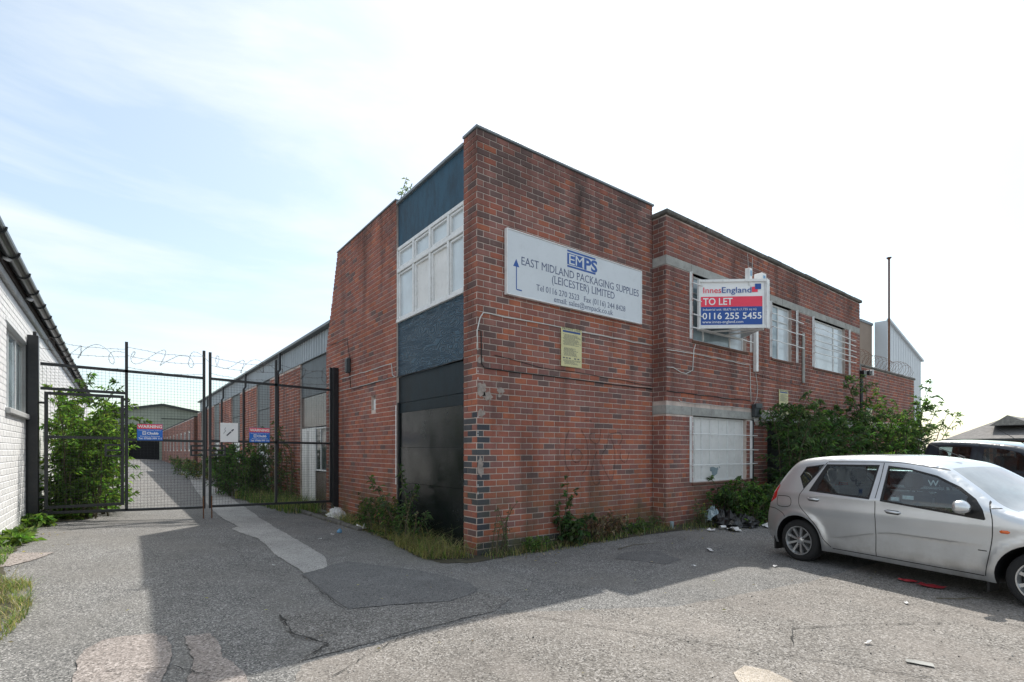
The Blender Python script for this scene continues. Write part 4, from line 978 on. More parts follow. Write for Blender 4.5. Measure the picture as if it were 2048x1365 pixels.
rect(5.93, 4.855, 6.60, 4.885, yt, .001, M['emps_blue'], cs, 'logo_bar'); rect(5.93, 4.60, 6.60, 4.63, yt, .001, M['emps_blue'], cs, 'logo_bar')
rect(5.93, 4.645, 6.08, 4.835, yt, .001, M['emps_blue'], cs, 'logo_block')
tfit('E', (5.945, yt-.002, 4.655), (6.075, yt-.002, 4.655), .165, M['sign_white'], cs, XR, UP, 'logo_letter', .0)
rect(6.085, 4.645, 6.30, 4.835, yt, .001, M['emps_blue'], cs, 'logo_block'); tfit('M', (6.10, yt-.002, 4.66), (6.285, yt-.002, 4.66), .165, M['sign_white'], cs, XR, UP, 'logo_letter', .0)
tfit('PS', (6.31, yt, 4.645), (6.61, yt, 4.645), .19, M['emps_blue'], cs, XR, UP, 'logo_letter', .03)
for body, x0, x1, z, cap in (('EAST MIDLAND PACKAGING SUPPLIES', 4.95, 7.745, 4.425, .125), ('(LEICESTER) LIMITED', 5.58, 7.08, 4.262, .125), ('Tel 0116 270 2523', 5.26, 6.20, 4.085, .095), ('Fax (0116) 244 8428', 6.31, 7.37, 4.085, .095), ('email: sales@empack.co.uk', 5.63, 7.04, 3.967, .088)):
    tfit(body, (x0, yt, z), (x1, yt, z), cap, M['text_blue'], cs, XR, UP, off=-.006, serif=True)
    # serifs on the tall strokes of the capitals
mb = MB(); mb.poly([(4.80, yt, 4.37), (4.92, yt, 4.37), (4.86, yt, 4.49)]); mb.box((4.855, yt-.001, 4.02), (4.871, yt, 4.37)); mb.box((4.871, yt-.001, 4.012), (4.97, yt, 4.03)); mb.build('arrow', M['emps_blue'], cs)
def notice(loc, fr, u0, u1, z0, z1, d, label):
    t = thing('parking_notice', loc, label, 'notice', 'yellow parking notices'); mb = MB(fr); mb.bbox((u0, d, z0), (u1, d+.012, z1), .003); mb.build('board', M['yellow_notice'], t)
    rr = random.Random(3); w_ = u1-u0; h = z1-z0; dd = d+.0135
    P = lambda u, z: fr(u, dd, z)
    tfit('PRIVATE LAND', P(u0+.04*w_, z1-.06*h), P(u1-.04*w_, z1-.06*h), .035*h/.65, M['ink'], t, fr.U, UP)
    mb = MB(fr); mb.box((u0+.07*w_, d+.0125, z1-.125*h), (u1-.07*w_, d+.0135, z1-.075*h)); mb.build('header_band', M['sign_blue'], t)
    mb = MB(fr); z = z1-.17*h; k = 0
    while z > z0+.06*h:
        if .45 < (z1-z)/h < .50 or .72 < (z1-z)/h < .75: z -= .03*h; continue
        if (z1-z)/h > .75 and (z1-z)/h < .82:
            for q in (.08, .22, .36, .62, .78): mb.box((u0+q*w_, d+.0125, z-.03*h), (u0+(q+.09)*w_, d+.0132, z))
            z -= .06*h; continue
        a = rr.uniform(.06, .16); b = rr.uniform(.6, .94); u = a
        while u < b: l = rr.uniform(.04, .12); mb.box((u0+u*w_, d+.0125, z-.010*h), (u0+min(u+l, .95)*w_, d+.0132, z)); u += l+.02
        z -= .024*h
    mb.build('print', M['ink'], t, kind='stuff'); return t
notice((6.07, 6.33, 2.95), FF, 1.645, 2.12, 2.95, 3.60, .02, 'yellow private land parking notice below the company signboard')
notice(FB(4.7, .02, 2.4), FB, 4.49, 4.96, 2.40, 3.03, .015, 'yellow parking notice on the wing wall above the big bush')
notice(F3(1.0, .02, 2.3), F3, .88, 1.38, 2.30, 2.93, .015, 'yellow parking notice on the low wall right of the drainpipe')
def warn(x0, x1, z0, z1, label):
    y = GYq-.04; t = thing('warning_sign', ((x0+x1)/2, y, z0), label, 'sign', 'red and blue security warning signs')
    MB().bbox((x0, y, z0), (x1, y+.006, z1), .002).build('plate', M['warn_blue'], t); h = z1-z0; w_ = x1-x0; zb = z1-.31*h
    rect(x0+.003, zb, x1-.003, z1-.003, y-.0005, .001, M['warn_red'], t, 'red_band'); yy = y-.003
    tfit('WARNING', (x0+.03*w_, yy, zb+.07*h), (x1-.03*w_, yy, zb+.07*h), .17*h, M['sign_face'], t, XR, UP, off=.03)
    tfit('Protected 24 hours a day by', (x0+.06*w_, yy, z0+.59*h), (x1-.06*w_, yy, z0+.59*h), .05*h, M['sign_face'], t, XR, UP)
    tfit('Chubb', (x0+.38*w_, yy, z0+.36*h), (x0+.82*w_, yy, z0+.36*h), .15*h, M['sign_face'], t, XR, UP, off=.03)
    mb = MB(); a, b, c, d = x0+.21*w_, x0+.35*w_, z0+.34*h, z0+.54*h
    mb.box((a, yy, c), (a+.012, yy+.001, d)); mb.box((a+.012, yy, c), (b, yy+.001, c+.011)); mb.box((a+.012, yy, d-.011), (b, yy+.001, d)); mb.box((b-.026, yy, c+.024), (b, yy+.001, d-.024)); mb.build('logo', M['sign_face'], t)
    tfit('Emergency Response', (x0+.12*w_, yy, z0+.22*h), (x1-.12*w_, yy, z0+.22*h), .065*h, M['sign_face'], t, XR, UP)
    tfit('Tel: 07000 999 111', (x0+.05*w_, yy, z0+.07*h), (x1-.05*w_, yy, z0+.07*h), .10*h, M['sign_face'], t, XR, UP, off=.02)
warn(.278, .691, 1.745, 2.066, 'red and blue security warning sign on the left gate leaf'); warn(2.256, 2.665, 1.725, 2.04, 'red and blue security warning sign on the right gate leaf beside the cigarette sign')
ns = thing('no_smoking_sign', (1.87, GYq-.04, 1.72), 'square white sign with a black cigarette on the right gate leaf', 'sign')
MB().bbox((1.70, GYq-.04, 1.725), (2.035, GYq-.034, 2.13), .002).build('plate', M['sign_face'], ns)
mb = MB(); y = GYq-.043
for p, q in (((1.82, 1.86), (1.90, 1.945)), ((1.91, 1.955), (1.95, 1.998))): mb.bar((p[0], y, p[1]), (q[0], y, q[1]), .002, .026, up=(.7, 0, -.7))
for p, q in (((1.775, 1.93), (1.80, 1.96)), ((1.80, 1.96), (1.78, 1.99)), ((1.78, 1.99), (1.80, 2.03)), ((1.76, 1.90), (1.775, 1.93))): mb.bar((p[0], y, p[1]), (q[0], y, q[1]), .002, .006, up=(.7, 0, -.7))
mb.build('cigarette', M['ink'], ns)
# letting board: V-shaped box sign standing off the wing
pa, pb, pc = Vector((9.286, 6.035, 0)), Vector((10.30, 5.18, 0)), Vector((11.0, 6.07, 0)); zb, zt_ = 4.02, 4.94
tl = thing('letting_board', (9.95, 5.7, 4.0), 'white V-shaped letting board with red and blue bands projecting from the wing', 'signboard')
dirA = (pb-pa).normalized(); nA = Vector((dirA.y, -dirA.x, 0)); 
if nA.y > 0: nA = -nA
dirB = (pc-pb).normalized(); nB = Vector((dirB.y, -dirB.x, 0))
def vb(p, q, nrm, name):
    mb = MB(); t = .03
    for (a, b, c, d) in ((p, q, zb, zt_),): 
        i = [mb.vert(Vector(v)+Vector((0, 0, z))) for v, z in ((a, c), (b, c), (b, d), (a, d))]; j = [mb.vert(Vector(v)-nrm*t+Vector((0, 0, z))) for v, z in ((a, c), (b, c), (b, d), (a, d))]
        mb.face(i); mb.face(j[::-1])
        for k in range(4): mb.face((i[k], j[k], j[(k+1) % 4], i[(k+1) % 4]))
    return mb.build(name, M['sign_face'], tl)
vb(pa, pb, nA, 'board'); vb(pb+Vector((.06, 0, 0)), pc, nB, 'board')
mb = MB(); e_ = nA*.02
for (a, b, z0, z1) in ((pa, pb, zb-.03, zb+.02), (pa, pb, zt_-.02, zt_+.03)): mb.bar(a+e_+Vector((0, 0, (z0+z1)/2)), b+e_+Vector((0, 0, (z0+z1)/2)), .04, .05)
for p in (pa, pb): mb.bar(p+e_+Vector((0, 0, zb-.03)), p+e_+Vector((0, 0, zt_+.03)), .045, .045)
mb.bar(pb+Vector((.07, .0, zb-.03)), pb+Vector((.07, 0, zt_+.03)), .05, .05)
mb.build('frame', M['post_white'], tl)
mb = MB(); mb.bar(pa+Vector((.05, .05, zb-.02)), pc+Vector((0, 0, zb-.02)), .04, .04); mb.bar(pb+Vector((.04, .08, zb-.02)), Vector((9.75, 6.05, zb-.02)), .03, .03); mb.bar(pb+Vector((.1, .1, zb-.02)), Vector((10.3, 6.05, zb-.02)), .03, .03); mb.build('brace', M['post_white'], tl)
mb = MB(); mb.poly([pa+Vector((.06, .0, zt_)), pb+Vector((.02, .03, zt_)), pc+Vector((0, 0, zt_))]); mb.build('top_cover', M['sign_face'], tl)
def A(s_, z, o=.034): return pa+dirA*(s_*1.326)+nA*o+Vector((0, 0, z))
def arect(s0, z0, s1, z1, mat, name, o=.008):
    mb = MB(); mb.poly([A(s0, z0, o), A(s1, z0, o), A(s1, z1, o), A(s0, z1, o)]); return mb.build(name, mat, tl)
H_ = zt_-zb; zz = lambda f: zt_-f*H_
arect(.035, zz(.555), .945, zz(.335), M['toletred'], 'red_band'); arect(.035, zz(.95), .945, zz(.557), M['toletblue'], 'blue_band')
def at(body, s0, s1, f, cap, mat, off=0): tfit(body, A(s0, zz(f), .0125), A(s1, zz(f), .0125), cap, mat, tl, dirA, UP, off=off)
at('Innes', .06, .325, .255, .115, M['toletred']); at('England', .335, .77, .255, .115, M['toletblue'])
arect(.79, zz(.245), .875, zz(.13), M['toletred'], 'logo_square', .010); arect(.835, zz(.185), .925, zz(.065), M['toletblue'], 'logo_square', .012)
at('TO LET', .065, .50, .515, .135, M['sign_face'], .015); at('Industrial unit 18,675 sq ft (1,735 sq m)', .06, .85, .64, .045, M['sign_face'])
at('0116 255 5455', .055, .925, .825, .125, M['sign_face'], .012); at('www.innes-england.com', .055, .66, .915, .055, M['sign_face'])
lp_ = thing('sign_post', FB(3.3, .06, 3.3), 'white square post fixed to the wing wall behind the letting board', 'post')
mb = MB(FB); mb.bbox((3.24, .02, 3.34), (3.34, .10, 5.0), .006); mb.build('shaft', M['post_white'], lp_)
for p, w_, zb_, zt2 in (((10.08, 5.42), .05, 4.85, 5.20), ((10.42, 5.36), .085, 4.85, 5.14)):
    t = thing('sign_bracket', (p[0], p[1], zb_), 'white box bracket standing above the letting board, the %s one' % ('narrow' if w_ < .06 else 'wide'), 'bracket')
    MB().bbox((p[0]-w_, p[1]-w_, zb_), (p[0]+w_, p[1]+w_, zt2), .006).build('shaft', M['post_white'], t)
    MB().box((p[0]-w_*.5, p[1]-w_-.003, zt2-.16), (p[0]+w_*.5, p[1]-w_-.001, zt2-.05)).build('sticker', M['can_blue'], t)
bt = thing('wall_batten', FB(5.8, .02, 3.3), 'grey-white vertical batten on the wing wall between the narrow and wide upper windows', 'batten')
mb = MB(FB); mb.bbox((5.75, .012, 3.29), (5.86, .05, 4.57), .006); mb.build('shaft', M['lintel'], bt)

# ================================================================== CABLES
def cable(fr, P, r, mat, label, d=.018):
    c = [(P[0][0], d, P[0][1])]
    for (a, b) in zip(P, P[1:]):
        n = max(1, int(math.hypot(b[0]-a[0], b[1]-a[1])/.25))
        for k in range(1, n+1): t = k/n; c.append((a[0]+(b[0]-a[0])*t, d, a[1]+(b[1]-a[1])*t+(R.uniform(-.010, .010) if k < n else 0)))
    o = MB(fr).tube(c, r, 5).build('cable', mat, smooth=True); tag(o, label, 'cable', 'cables clipped along the brick walls'); return o
cable(FF, [(.0, 3.02), (-.01, 3.3), (.04, 3.5), (.1, 3.585), (.21, 3.59), (.75, 3.585), (1.63, 3.59), (2.64, 3.585), (4.04, 3.575)], .009, M['cable_white'], 'white cable running across the corner block below the company signboard')
cable(FF, [(.0, 3.31), (.06, 3.31), (.07, 2.83), (.12, 2.77), (.51, 2.76), (1.6, 2.755), (2.75, 2.74), (4.04, 2.735)], .009, M['cable_black'], 'black cable running across the corner block below the yellow notice')
cable(FF, [(.3, 2.98), (1.2, 2.88), (2.2, 2.87), (4.0, 2.80)], .005, M['cable_black'], 'thin dark cable just above the black cable on the corner block')
cable(FB, [(.0, 3.46), (.29, 3.47), (.8, 3.48), (3.10, 3.48), (3.12, 3.17), (3.15, 2.64)], .009, M['cable_white'], 'white cable under the upper windows of the wing down to the junction box')
cable(FB, [(.0, 3.13), (.2, 3.14), (.45, 3.07), (.63, 3.06), (.85, 3.15), (.89, 3.56), (.95, 3.68)], .009, M['cable_white'], 'short looping grey cable left of the wing upper window')
cable(FB, [(.0, 2.68), (1.35, 2.67), (3.14, 2.67)], .009, M['cable_black'], 'black cable along the wing just above the lower concrete band')
cable(FB, [(.38, 2.54), (.43, 2.5), (1.63, 2.49), (3.1, 2.49)], .007, M['cable_white'], 'white cable lying along the top of the lower concrete band')
cable(FB, [(3.36, 3.34), (3.46, 3.0), (3.42, 2.75), (3.3, 2.6)], .006, M['cable_white'], 'white cable hanging from the sign post to the junction box')
cable(FB, [(3.42, 3.3), (4.2, 3.24), (5.6, 3.22), (5.8, 3.3)], .005, M['cable_black'], 'thin sagging cable between sign post and batten')
cable(FB, [(3.0, 5.98), (3.05, 5.5), (3.12, 5.1)], .005, M['cable_white'], 'pair of thin wires hanging from the wing parapet, the left one')
cable(FB, [(3.22, 5.95), (3.2, 5.5), (3.13, 5.1)], .005, M['cable_white'], 'pair of thin wires hanging from the wing parapet, the right one')
cable(FS, [(1.07, 3.23), (3.97, 3.21), (4.01, 2.99), (4.14, 2.94)], .009, M['cable_white'], 'white cable along the side wall left of the boarded bay, upper run')
cable(FS, [(1.07, 2.96), (4.14, 2.94)], .008, M['cable_white'], 'white cable along the side wall left of the boarded bay, lower run')
cable(FS, [(.16, 4.16), (1.52, 4.12), (1.70, 3.62)], .006, M['cable_black'], 'thin black cable leading to the small black box on the side wall')
cable(FS, [(1.70, 3.30), (1.76, 2.97), (1.94, 2.91), (4.05, 2.95)], .008, M['cable_black'], 'black cable leaving the bottom of the small black box on the side wall')
cable(FS, [(4.16, 2.942), (5.3, 2.93), (6.5, 2.945), (6.62, 3.0)], .010, M['cable_black'], 'black cable crossing the boarded bay under the plywood board', d=-.012)
jb = thing('junction_box', FB(3.3, .06, 2.29), 'dark grey junction box with loose wires over the lower concrete band', 'junction box')
mb = MB(FB); mb.bbox((3.17, .015, 2.30), (3.42, .12, 2.60), .02); mb.build('case', M['plastic_grey'], jb)
mb = MB(FB); mb.bbox((3.155, .121, 2.50), (3.435, .14, 2.615), .01); mb.build('lid', M['plastic_grey'], jb)
mb = MB(FB)
for k in range(4): mb.tube([(3.2+.05*k, .06, 2.3), (3.19+.05*k, .08, 2.22), (3.27+.04*k, .07, 2.13)], .006, 5)
mb.build('wires', M['cable_white'], jb)
o = MB(FB).tube([(3.2, .03, 2.24), (3.2, .03, 0)], .03, 8).build('conduit', M['black_steel'], smooth=True); tag(o, 'black conduit dropping from the junction box to the ground', 'pipe')
sb = thing('wall_box', FS(1.7, .05, 3.3), 'small ribbed black box hanging on the brick side wall', 'junction box')
mb = MB(FS); mb.bbox((1.62, .01, 3.30), (1.76, .10, 3.64), .02); mb.build('case', M['plastic_grey'], sb)
mb = MB(FS)
for k in range(7): mb.box((1.61, .098, 3.33+k*.042), (1.77, .11, 3.35+k*.042))
mb.build('rib', M['black_steel'], sb, kind='stuff')
kb = thing('concrete_kerb', (3.75, 11, 0), 'low concrete kerb edging the weeds beside the right gate post', 'kerb')
for k in range(5): y = 9.6+k*.92; MB().bbox((3.60-k*.03, y, -.05), (3.72-k*.03, y+.91, .09+R.uniform(-.02, .01)), .02).build('kerb_stone', M['coping'], kb)

# ================================================================== VEHICLES
def vehicle(name, label, cat, origin, u2, mdir, P):
    U = Vector((u2[0], u2[1], 0)).normalized(); Mv = Vector((mdir[0], mdir[1], 0)).normalized(); O = Vector((*origin, P.get('dz', 0)))
    TF = lambda s, y, z: O+U*s+Mv*y+Vector((0, 0, z))
    car = thing(name, TF(P['wb']/2, 0, 0), label, cat)
    wb, WR, AR = P['wb'], P['WR'], P['AR']; zc = P['wz']
    top = [(p.x, p.y) for p in catmull([(a, b, 0) for a, b in P['top']], 7)]   # rear bottom -> over the roof -> front bottom
    zs = P['sill']; bot = []
    def arc(c):
        a0 = math.asin(max(-1, (zs-zc)/AR)); n = 22
        return [(c+AR*math.cos(a0+(math.pi-2*a0)*k/n), zc+AR*math.sin(a0+(math.pi-2*a0)*k/n)) for k in range(n+1)]
    bot += arc(wb)+[(s, zs) for s in [wb-AR-.1-k*(wb-2*AR-.2)/12 for k in range(13)]]+arc(0)
    loop = top+[q for q in bot]
    # distance to the top outline and half width
    seg = list(zip(top, top[1:]))
    def dist(s, z):
        m = 9
        for (a, b), (c, d) in seg:
            dx, dz = c-a, d-b; L = dx*dx+dz*dz
            if L == 0: continue
            t = max(0, min(1, ((s-a)*dx+(z-b)*dz)/L)); q = math.hypot(s-a-dx*t, z-b-dz*t); m = min(m, q)
        return m
    W0 = P['W']; rr_ = P['round']
    def Wd(s, z):
        w_ = P['plan'](s)*W0
        if z < .38: w_ -= .05*((.38-z)/.2)**2
        if z > P['belt']: w_ -= (z-P['belt'])*P['tumble']
        zc_ = P['crease'](s)
        if zc_: w_ -= .012*sm((zc_-z)/.02)*sm((z-.2)/.25)*min(1, sm((s-.4)/.25), 1.2*sm((2.15-s)/.5)+.1)
        w_ += .010*math.exp(-((z-P['belt']+.17)/.07)**2)
        for c in (0, wb): r = math.hypot(s-c, z-zc); w_ += .018*math.exp(-((r-AR-.03)/.05)**2)
        d = min(dist(s, z), rr_); w_ -= rr_-math.sqrt(max(0, rr_*rr_-(rr_-d)**2))
        return w_
    slits = []
    for pl in P['gaps']:
        c = [(p.x, p.y) for p in catmull([(a, b, 0) for a, b in pl], 5)]; L_, R_ = [], []
        for i, p in enumerate(c):
            a, b = c[max(0, i-1)], c[min(len(c)-1, i+1)]; dx, dz = b[0]-a[0], b[1]-a[1]; l = math.hypot(dx, dz) or 1
            L_.append((p[0]-dz/l*.0048, p[1]+dx/l*.0048)); R_.append((p[0]+dz/l*.0048, p[1]-dx/l*.0048))
        slits.append(L_+R_[::-1])
    regs = [(n, l, m) for n, l, m in P['regions']]
    def dens(l): 
        o = []
        for a, b in zip(l, l[1:]+l[:1]):
            n = max(1, int(math.hypot(b[0]-a[0], b[1]-a[1])/.07)); o += [(a[0]+(b[0]-a[0])*k/n, a[1]+(b[1]-a[1])*k/n) for k in range(n)]
        return o
    loops = [loop]+slits+[dens(l) for _, l, _ in regs]; allp = [p for l in loops for p in l]
    pts = []; gx = .045; s = min(p[0] for p in loop)
    while s < max(p[0] for p in loop):
        z = zs
        while z < max(p[1] for p in loop):
            if inpoly(s, z, loop) and min((s-a)**2+(z-b)**2 for a, b in allp) > .0003: pts.append((s, z))
            z += gx
        s += gx
    for off in (.010, .028, .05, .08):
        for i in range(1, len(top)-1):
            a, b = top[i-1], top[i+1]; dx, dz = b[0]-a[0], b[1]-a[1]; l = math.hypot(dx, dz) or 1; p = (top[i][0]+dz/l*off, top[i][1]-dx/l*off)
            if inpoly(*p, loop) and dist(*p) > off*.8 and min((p[0]-a)**2+(p[1]-b)**2 for a, b in allp) > .00004: pts.append(p)
    k = .42
    while k < 2.12:
        if P['crease'](k):
            for o_ in (.006, -.007, -.02):
                if not any(inpoly(k, P['crease'](k)+o_, sl) for sl in slits) and min((k-a)**2+(P['crease'](k)+o_-b)**2 for a, b in allp) > .00008: pts.append((k, P['crease'](k)+o_))
        k += .03
    vo, fo = cdt(loops, pts)
    WV = [Wd(v.x, v.y) for v in vo]; groups = {}
    for f in fo:
        cx = sum(vo[k].x for k in f)/len(f); cz = sum(vo[k].y for k in f)/len(f)
        if not inpoly(cx, cz, loop): continue
        key = ('body', P['paint'])
        for n, l, m in regs:
            if inpoly(cx, cz, l): key = (n, m)
        if any(inpoly(cx, cz, sl) for sl in slits): key = ('gap', 'trim')
        groups.setdefault(key, []).append(f)
    # body including caps over the top
    bodyMB = MB(TF); glassc = {}
    def add(mb, f, side, off=0.0):
        ids = [mb.vert((vo[k].x, side*(WV[k]+off), vo[k].y)) for k in (f if side > 0 else f[::-1])]; mb.face(ids)
    cache = {}
    def bv(key, p):
        if key not in cache: cache[key] = bodyMB.vert(p)
        return cache[key]
    for f in groups.get(('body', P['paint']), []):
        for side in (1, -1): bodyMB.face([bv((side, k), (vo[k].x, side*WV[k], vo[k].y)) for k in (f if side > 0 else f[::-1])])
    n_top = len(top); K = 10; capf = {}
    def capv(i, k):
        if i not in capf: capf[i] = {}
        if k not in capf[i]:
            s_, z_ = top[i]; we = Wd(s_, z_); a, b = top[max(0, i-1)], top[min(n_top-1, i+1)]; dx, dz = b[0]-a[0], b[1]-a[1]; l = math.hypot(dx, dz) or 1
            t = k/K; c = P['crown'](s_, z_)*(1-abs(t)**2.2); capf[i][k] = (s_-dz/l*c, we*t, z_+dx/l*c)
        return capf[i][k]
    extra = {}
    for i in range(n_top-1):
        sm_, zm_ = (top[i][0]+top[i+1][0])/2, (top[i][1]+top[i+1][1])/2
        for k in range(-K, K):
            km = abs(k+.5)/K; nm = P['cap'](sm_, zm_, km)
            idx = [(i, k), (i, k+1), (i+1, k+1), (i+1, k)]
            if nm is None:
                bodyMB.face([bv(('c', *q), capv(*q)) for q in idx])
            else:
                mb, ch, _ = extra.setdefault(nm[0], (MB(TF), {}, nm[1]))
                ids = []
                for q in idx:
                    if q not in ch: ch[q] = mb.vert(capv(*q))
                    ids.append(ch[q])
                mb.face(ids)
    bo = bodyMB.build('body', M[P['paint']], car, smooth=True)
    nrm = [(0, 0, 0)]*len(bodyMB.v); e = .008
    for key, vi in cache.items():
        if key[0] in (1, -1):
            v = vo[key[1]]
            if dist(v.x, v.y) > rr_+.01:
                ds = (Wd(v.x+e, v.y)-Wd(v.x-e, v.y))/(2*e); dz = (Wd(v.x, v.y+e)-Wd(v.x, v.y-e))/(2*e)
                nrm[vi] = tuple((U*(-ds)+Mv*key[0]+Vector((0, 0, -dz))).normalized())
    bo.data.normals_split_custom_set_from_vertices(nrm)
    for nm, (mb, ch, mt_) in extra.items(): mb.build(nm, M[mt_], car, smooth=True)
    for (n, m), fs in groups.items():
        if n == 'body': continue
        for side in (1, -1):
            if n == 'gap':
                mb = MB(TF)
                for f in fs: add(mb, f, side, -.0012)
                mb.build('door_gap', M[m], car, kind='stuff'); continue
            mb = MB(TF)
            for f in fs: add(mb, f, side, .0 if 'glass' not in n else -.004)
            mb.build(n.split('/')[0], M[m], car, smooth=True)
    # wheel wells, floor
    mb = MB(TF)
    for c in (0, wb):
        for side in (1, -1):
            a0 = math.asin(max(-1, (zs-zc)/AR)); n = 16; q = [(c+(AR)*math.cos(a0+(math.pi-2*a0)*k/n), zc+AR*math.sin(a0+(math.pi-2*a0)*k/n)) for k in range(n+1)]
            for a, b in zip(q, q[1:]): mb.poly([(a[0], side*(Wd(*a)-.002), a[1]), (b[0], side*(Wd(*b)-.002), b[1]), (b[0], side*.45, b[1]), (a[0], side*.45, a[1])])
            mb.poly([(x, side*.45, z) for x, z in q])
    mb.box((AR+.02, -W0+.10, zs+.0), (wb-AR-.02, W0-.10, zs+.03)); mb.box((-.45, -.44, zs+.02), (wb+.5, .44, zs+.1)); mb.build('underbody', M['trim'], car)
    for c in (0, wb):
        for side in (1, -1):
            y0 = side*P['track']; wh_ = MB(lambda x, y, z, c=c, y0=y0, side=side: TF(c+x, y0+side*y, zc+z)); T = P['TW']/2
            prof = [(WR-.100, T-.01), (WR-.092, T), (WR-.05, T+.002), (WR-.02, T-.006), (WR-.004, T-.025), (WR, T-.04), (WR, -T+.04), (WR-.02, -T+.01), (WR-.1, -T), (WR-.100, -T+.01)]
            wh_.lathe(prof, 40); ty = wh_.build('wheel', M['tyre'], car, smooth=True)
            rm = MB(wh_.tf); rb = WR-.094; rm.lathe([(rb-.012, -T+.04), (rb-.012, T-.035), (rb, T-.012), (rb+.006, T-.004), (rb+.004, T+.004), (rb-.008, T+.003), (rb-.014, T-.012), (rb-.02, T-.05)], 40)
            ns = P['spokes']
            for k in range(ns):
                a = 2*math.pi*k/ns; ca, sa = math.cos(a), math.sin(a)
                def pt(r, t, y): return (r*ca-t*sa, y, r*sa+t*ca)
                h0, h1 = .012, .0175; ri, ro = .035, rb-.012
                v = [rm.vert(pt(ri, -h0, T-.03)), rm.vert(pt(ri, h0, T-.03)), rm.vert(pt(ro, h1, T-.012)), rm.vert(pt(ro, -h1, T-.012))]
                v2 = [rm.vert(pt(ri, -h0, T-.06)), rm.vert(pt(ri, h0, T-.06)), rm.vert(pt(ro, h1, T-.05)), rm.vert(pt(ro, -h1, T-.05))]
                rm.face(v); 
                for q in range(4): rm.face((v[q], v2[q], v2[(q+1) % 4], v[(q+1) % 4]))
            rm.lathe([(.0, T-.018), (.025, T-.018), (.045, T-.028), (.06, T-.032), (.062, T-.06)], 20); rm.build('rim', M['alloy'], ty, auto=True)
            bl = MB(wh_.tf)
            for k in range(5): a = 2*math.pi*(k+.5)/5; bl.lathe([(0, T-.024), (.007, T-.024), (.008, T-.04)], 8, (.05*math.cos(a), 0, .05*math.sin(a)))
            bl.lathe([(0, T-.055), (rb-.02, T-.062)], 30); bl.build('wheel_bolts', M['trim'], ty)
    P['detail'](car, TF, Wd); return car
def seatshape(TF, car, s, y, w_=.48, zb=.42):
    mb = MB(TF); mb.bbox((s-.05, y-w_/2, zb), (s+.45, y+w_/2, zb+.16), .05)
    for (a, b, z0, z1) in ((s-.18, s-.04, zb+.12, zb+.62),): mb.bbox((a, y-w_/2, z0), (b, y+w_/2, z1), .045)
    mb.bbox((s-.19, y-.13, zb+.66), (s-.09, y+.13, zb+.84), .04); mb.tube([(s-.14, y-.05, zb+.6), (s-.14, y-.05, zb+.68)], .008); mb.tube([(s-.14, y+.05, zb+.6), (s-.14, y+.05, zb+.68)], .008)
    mb.build('seat', M['seat'], car)
CU = (-.23787, -.9713, 0); CN = (.9713, -.23787, 0)
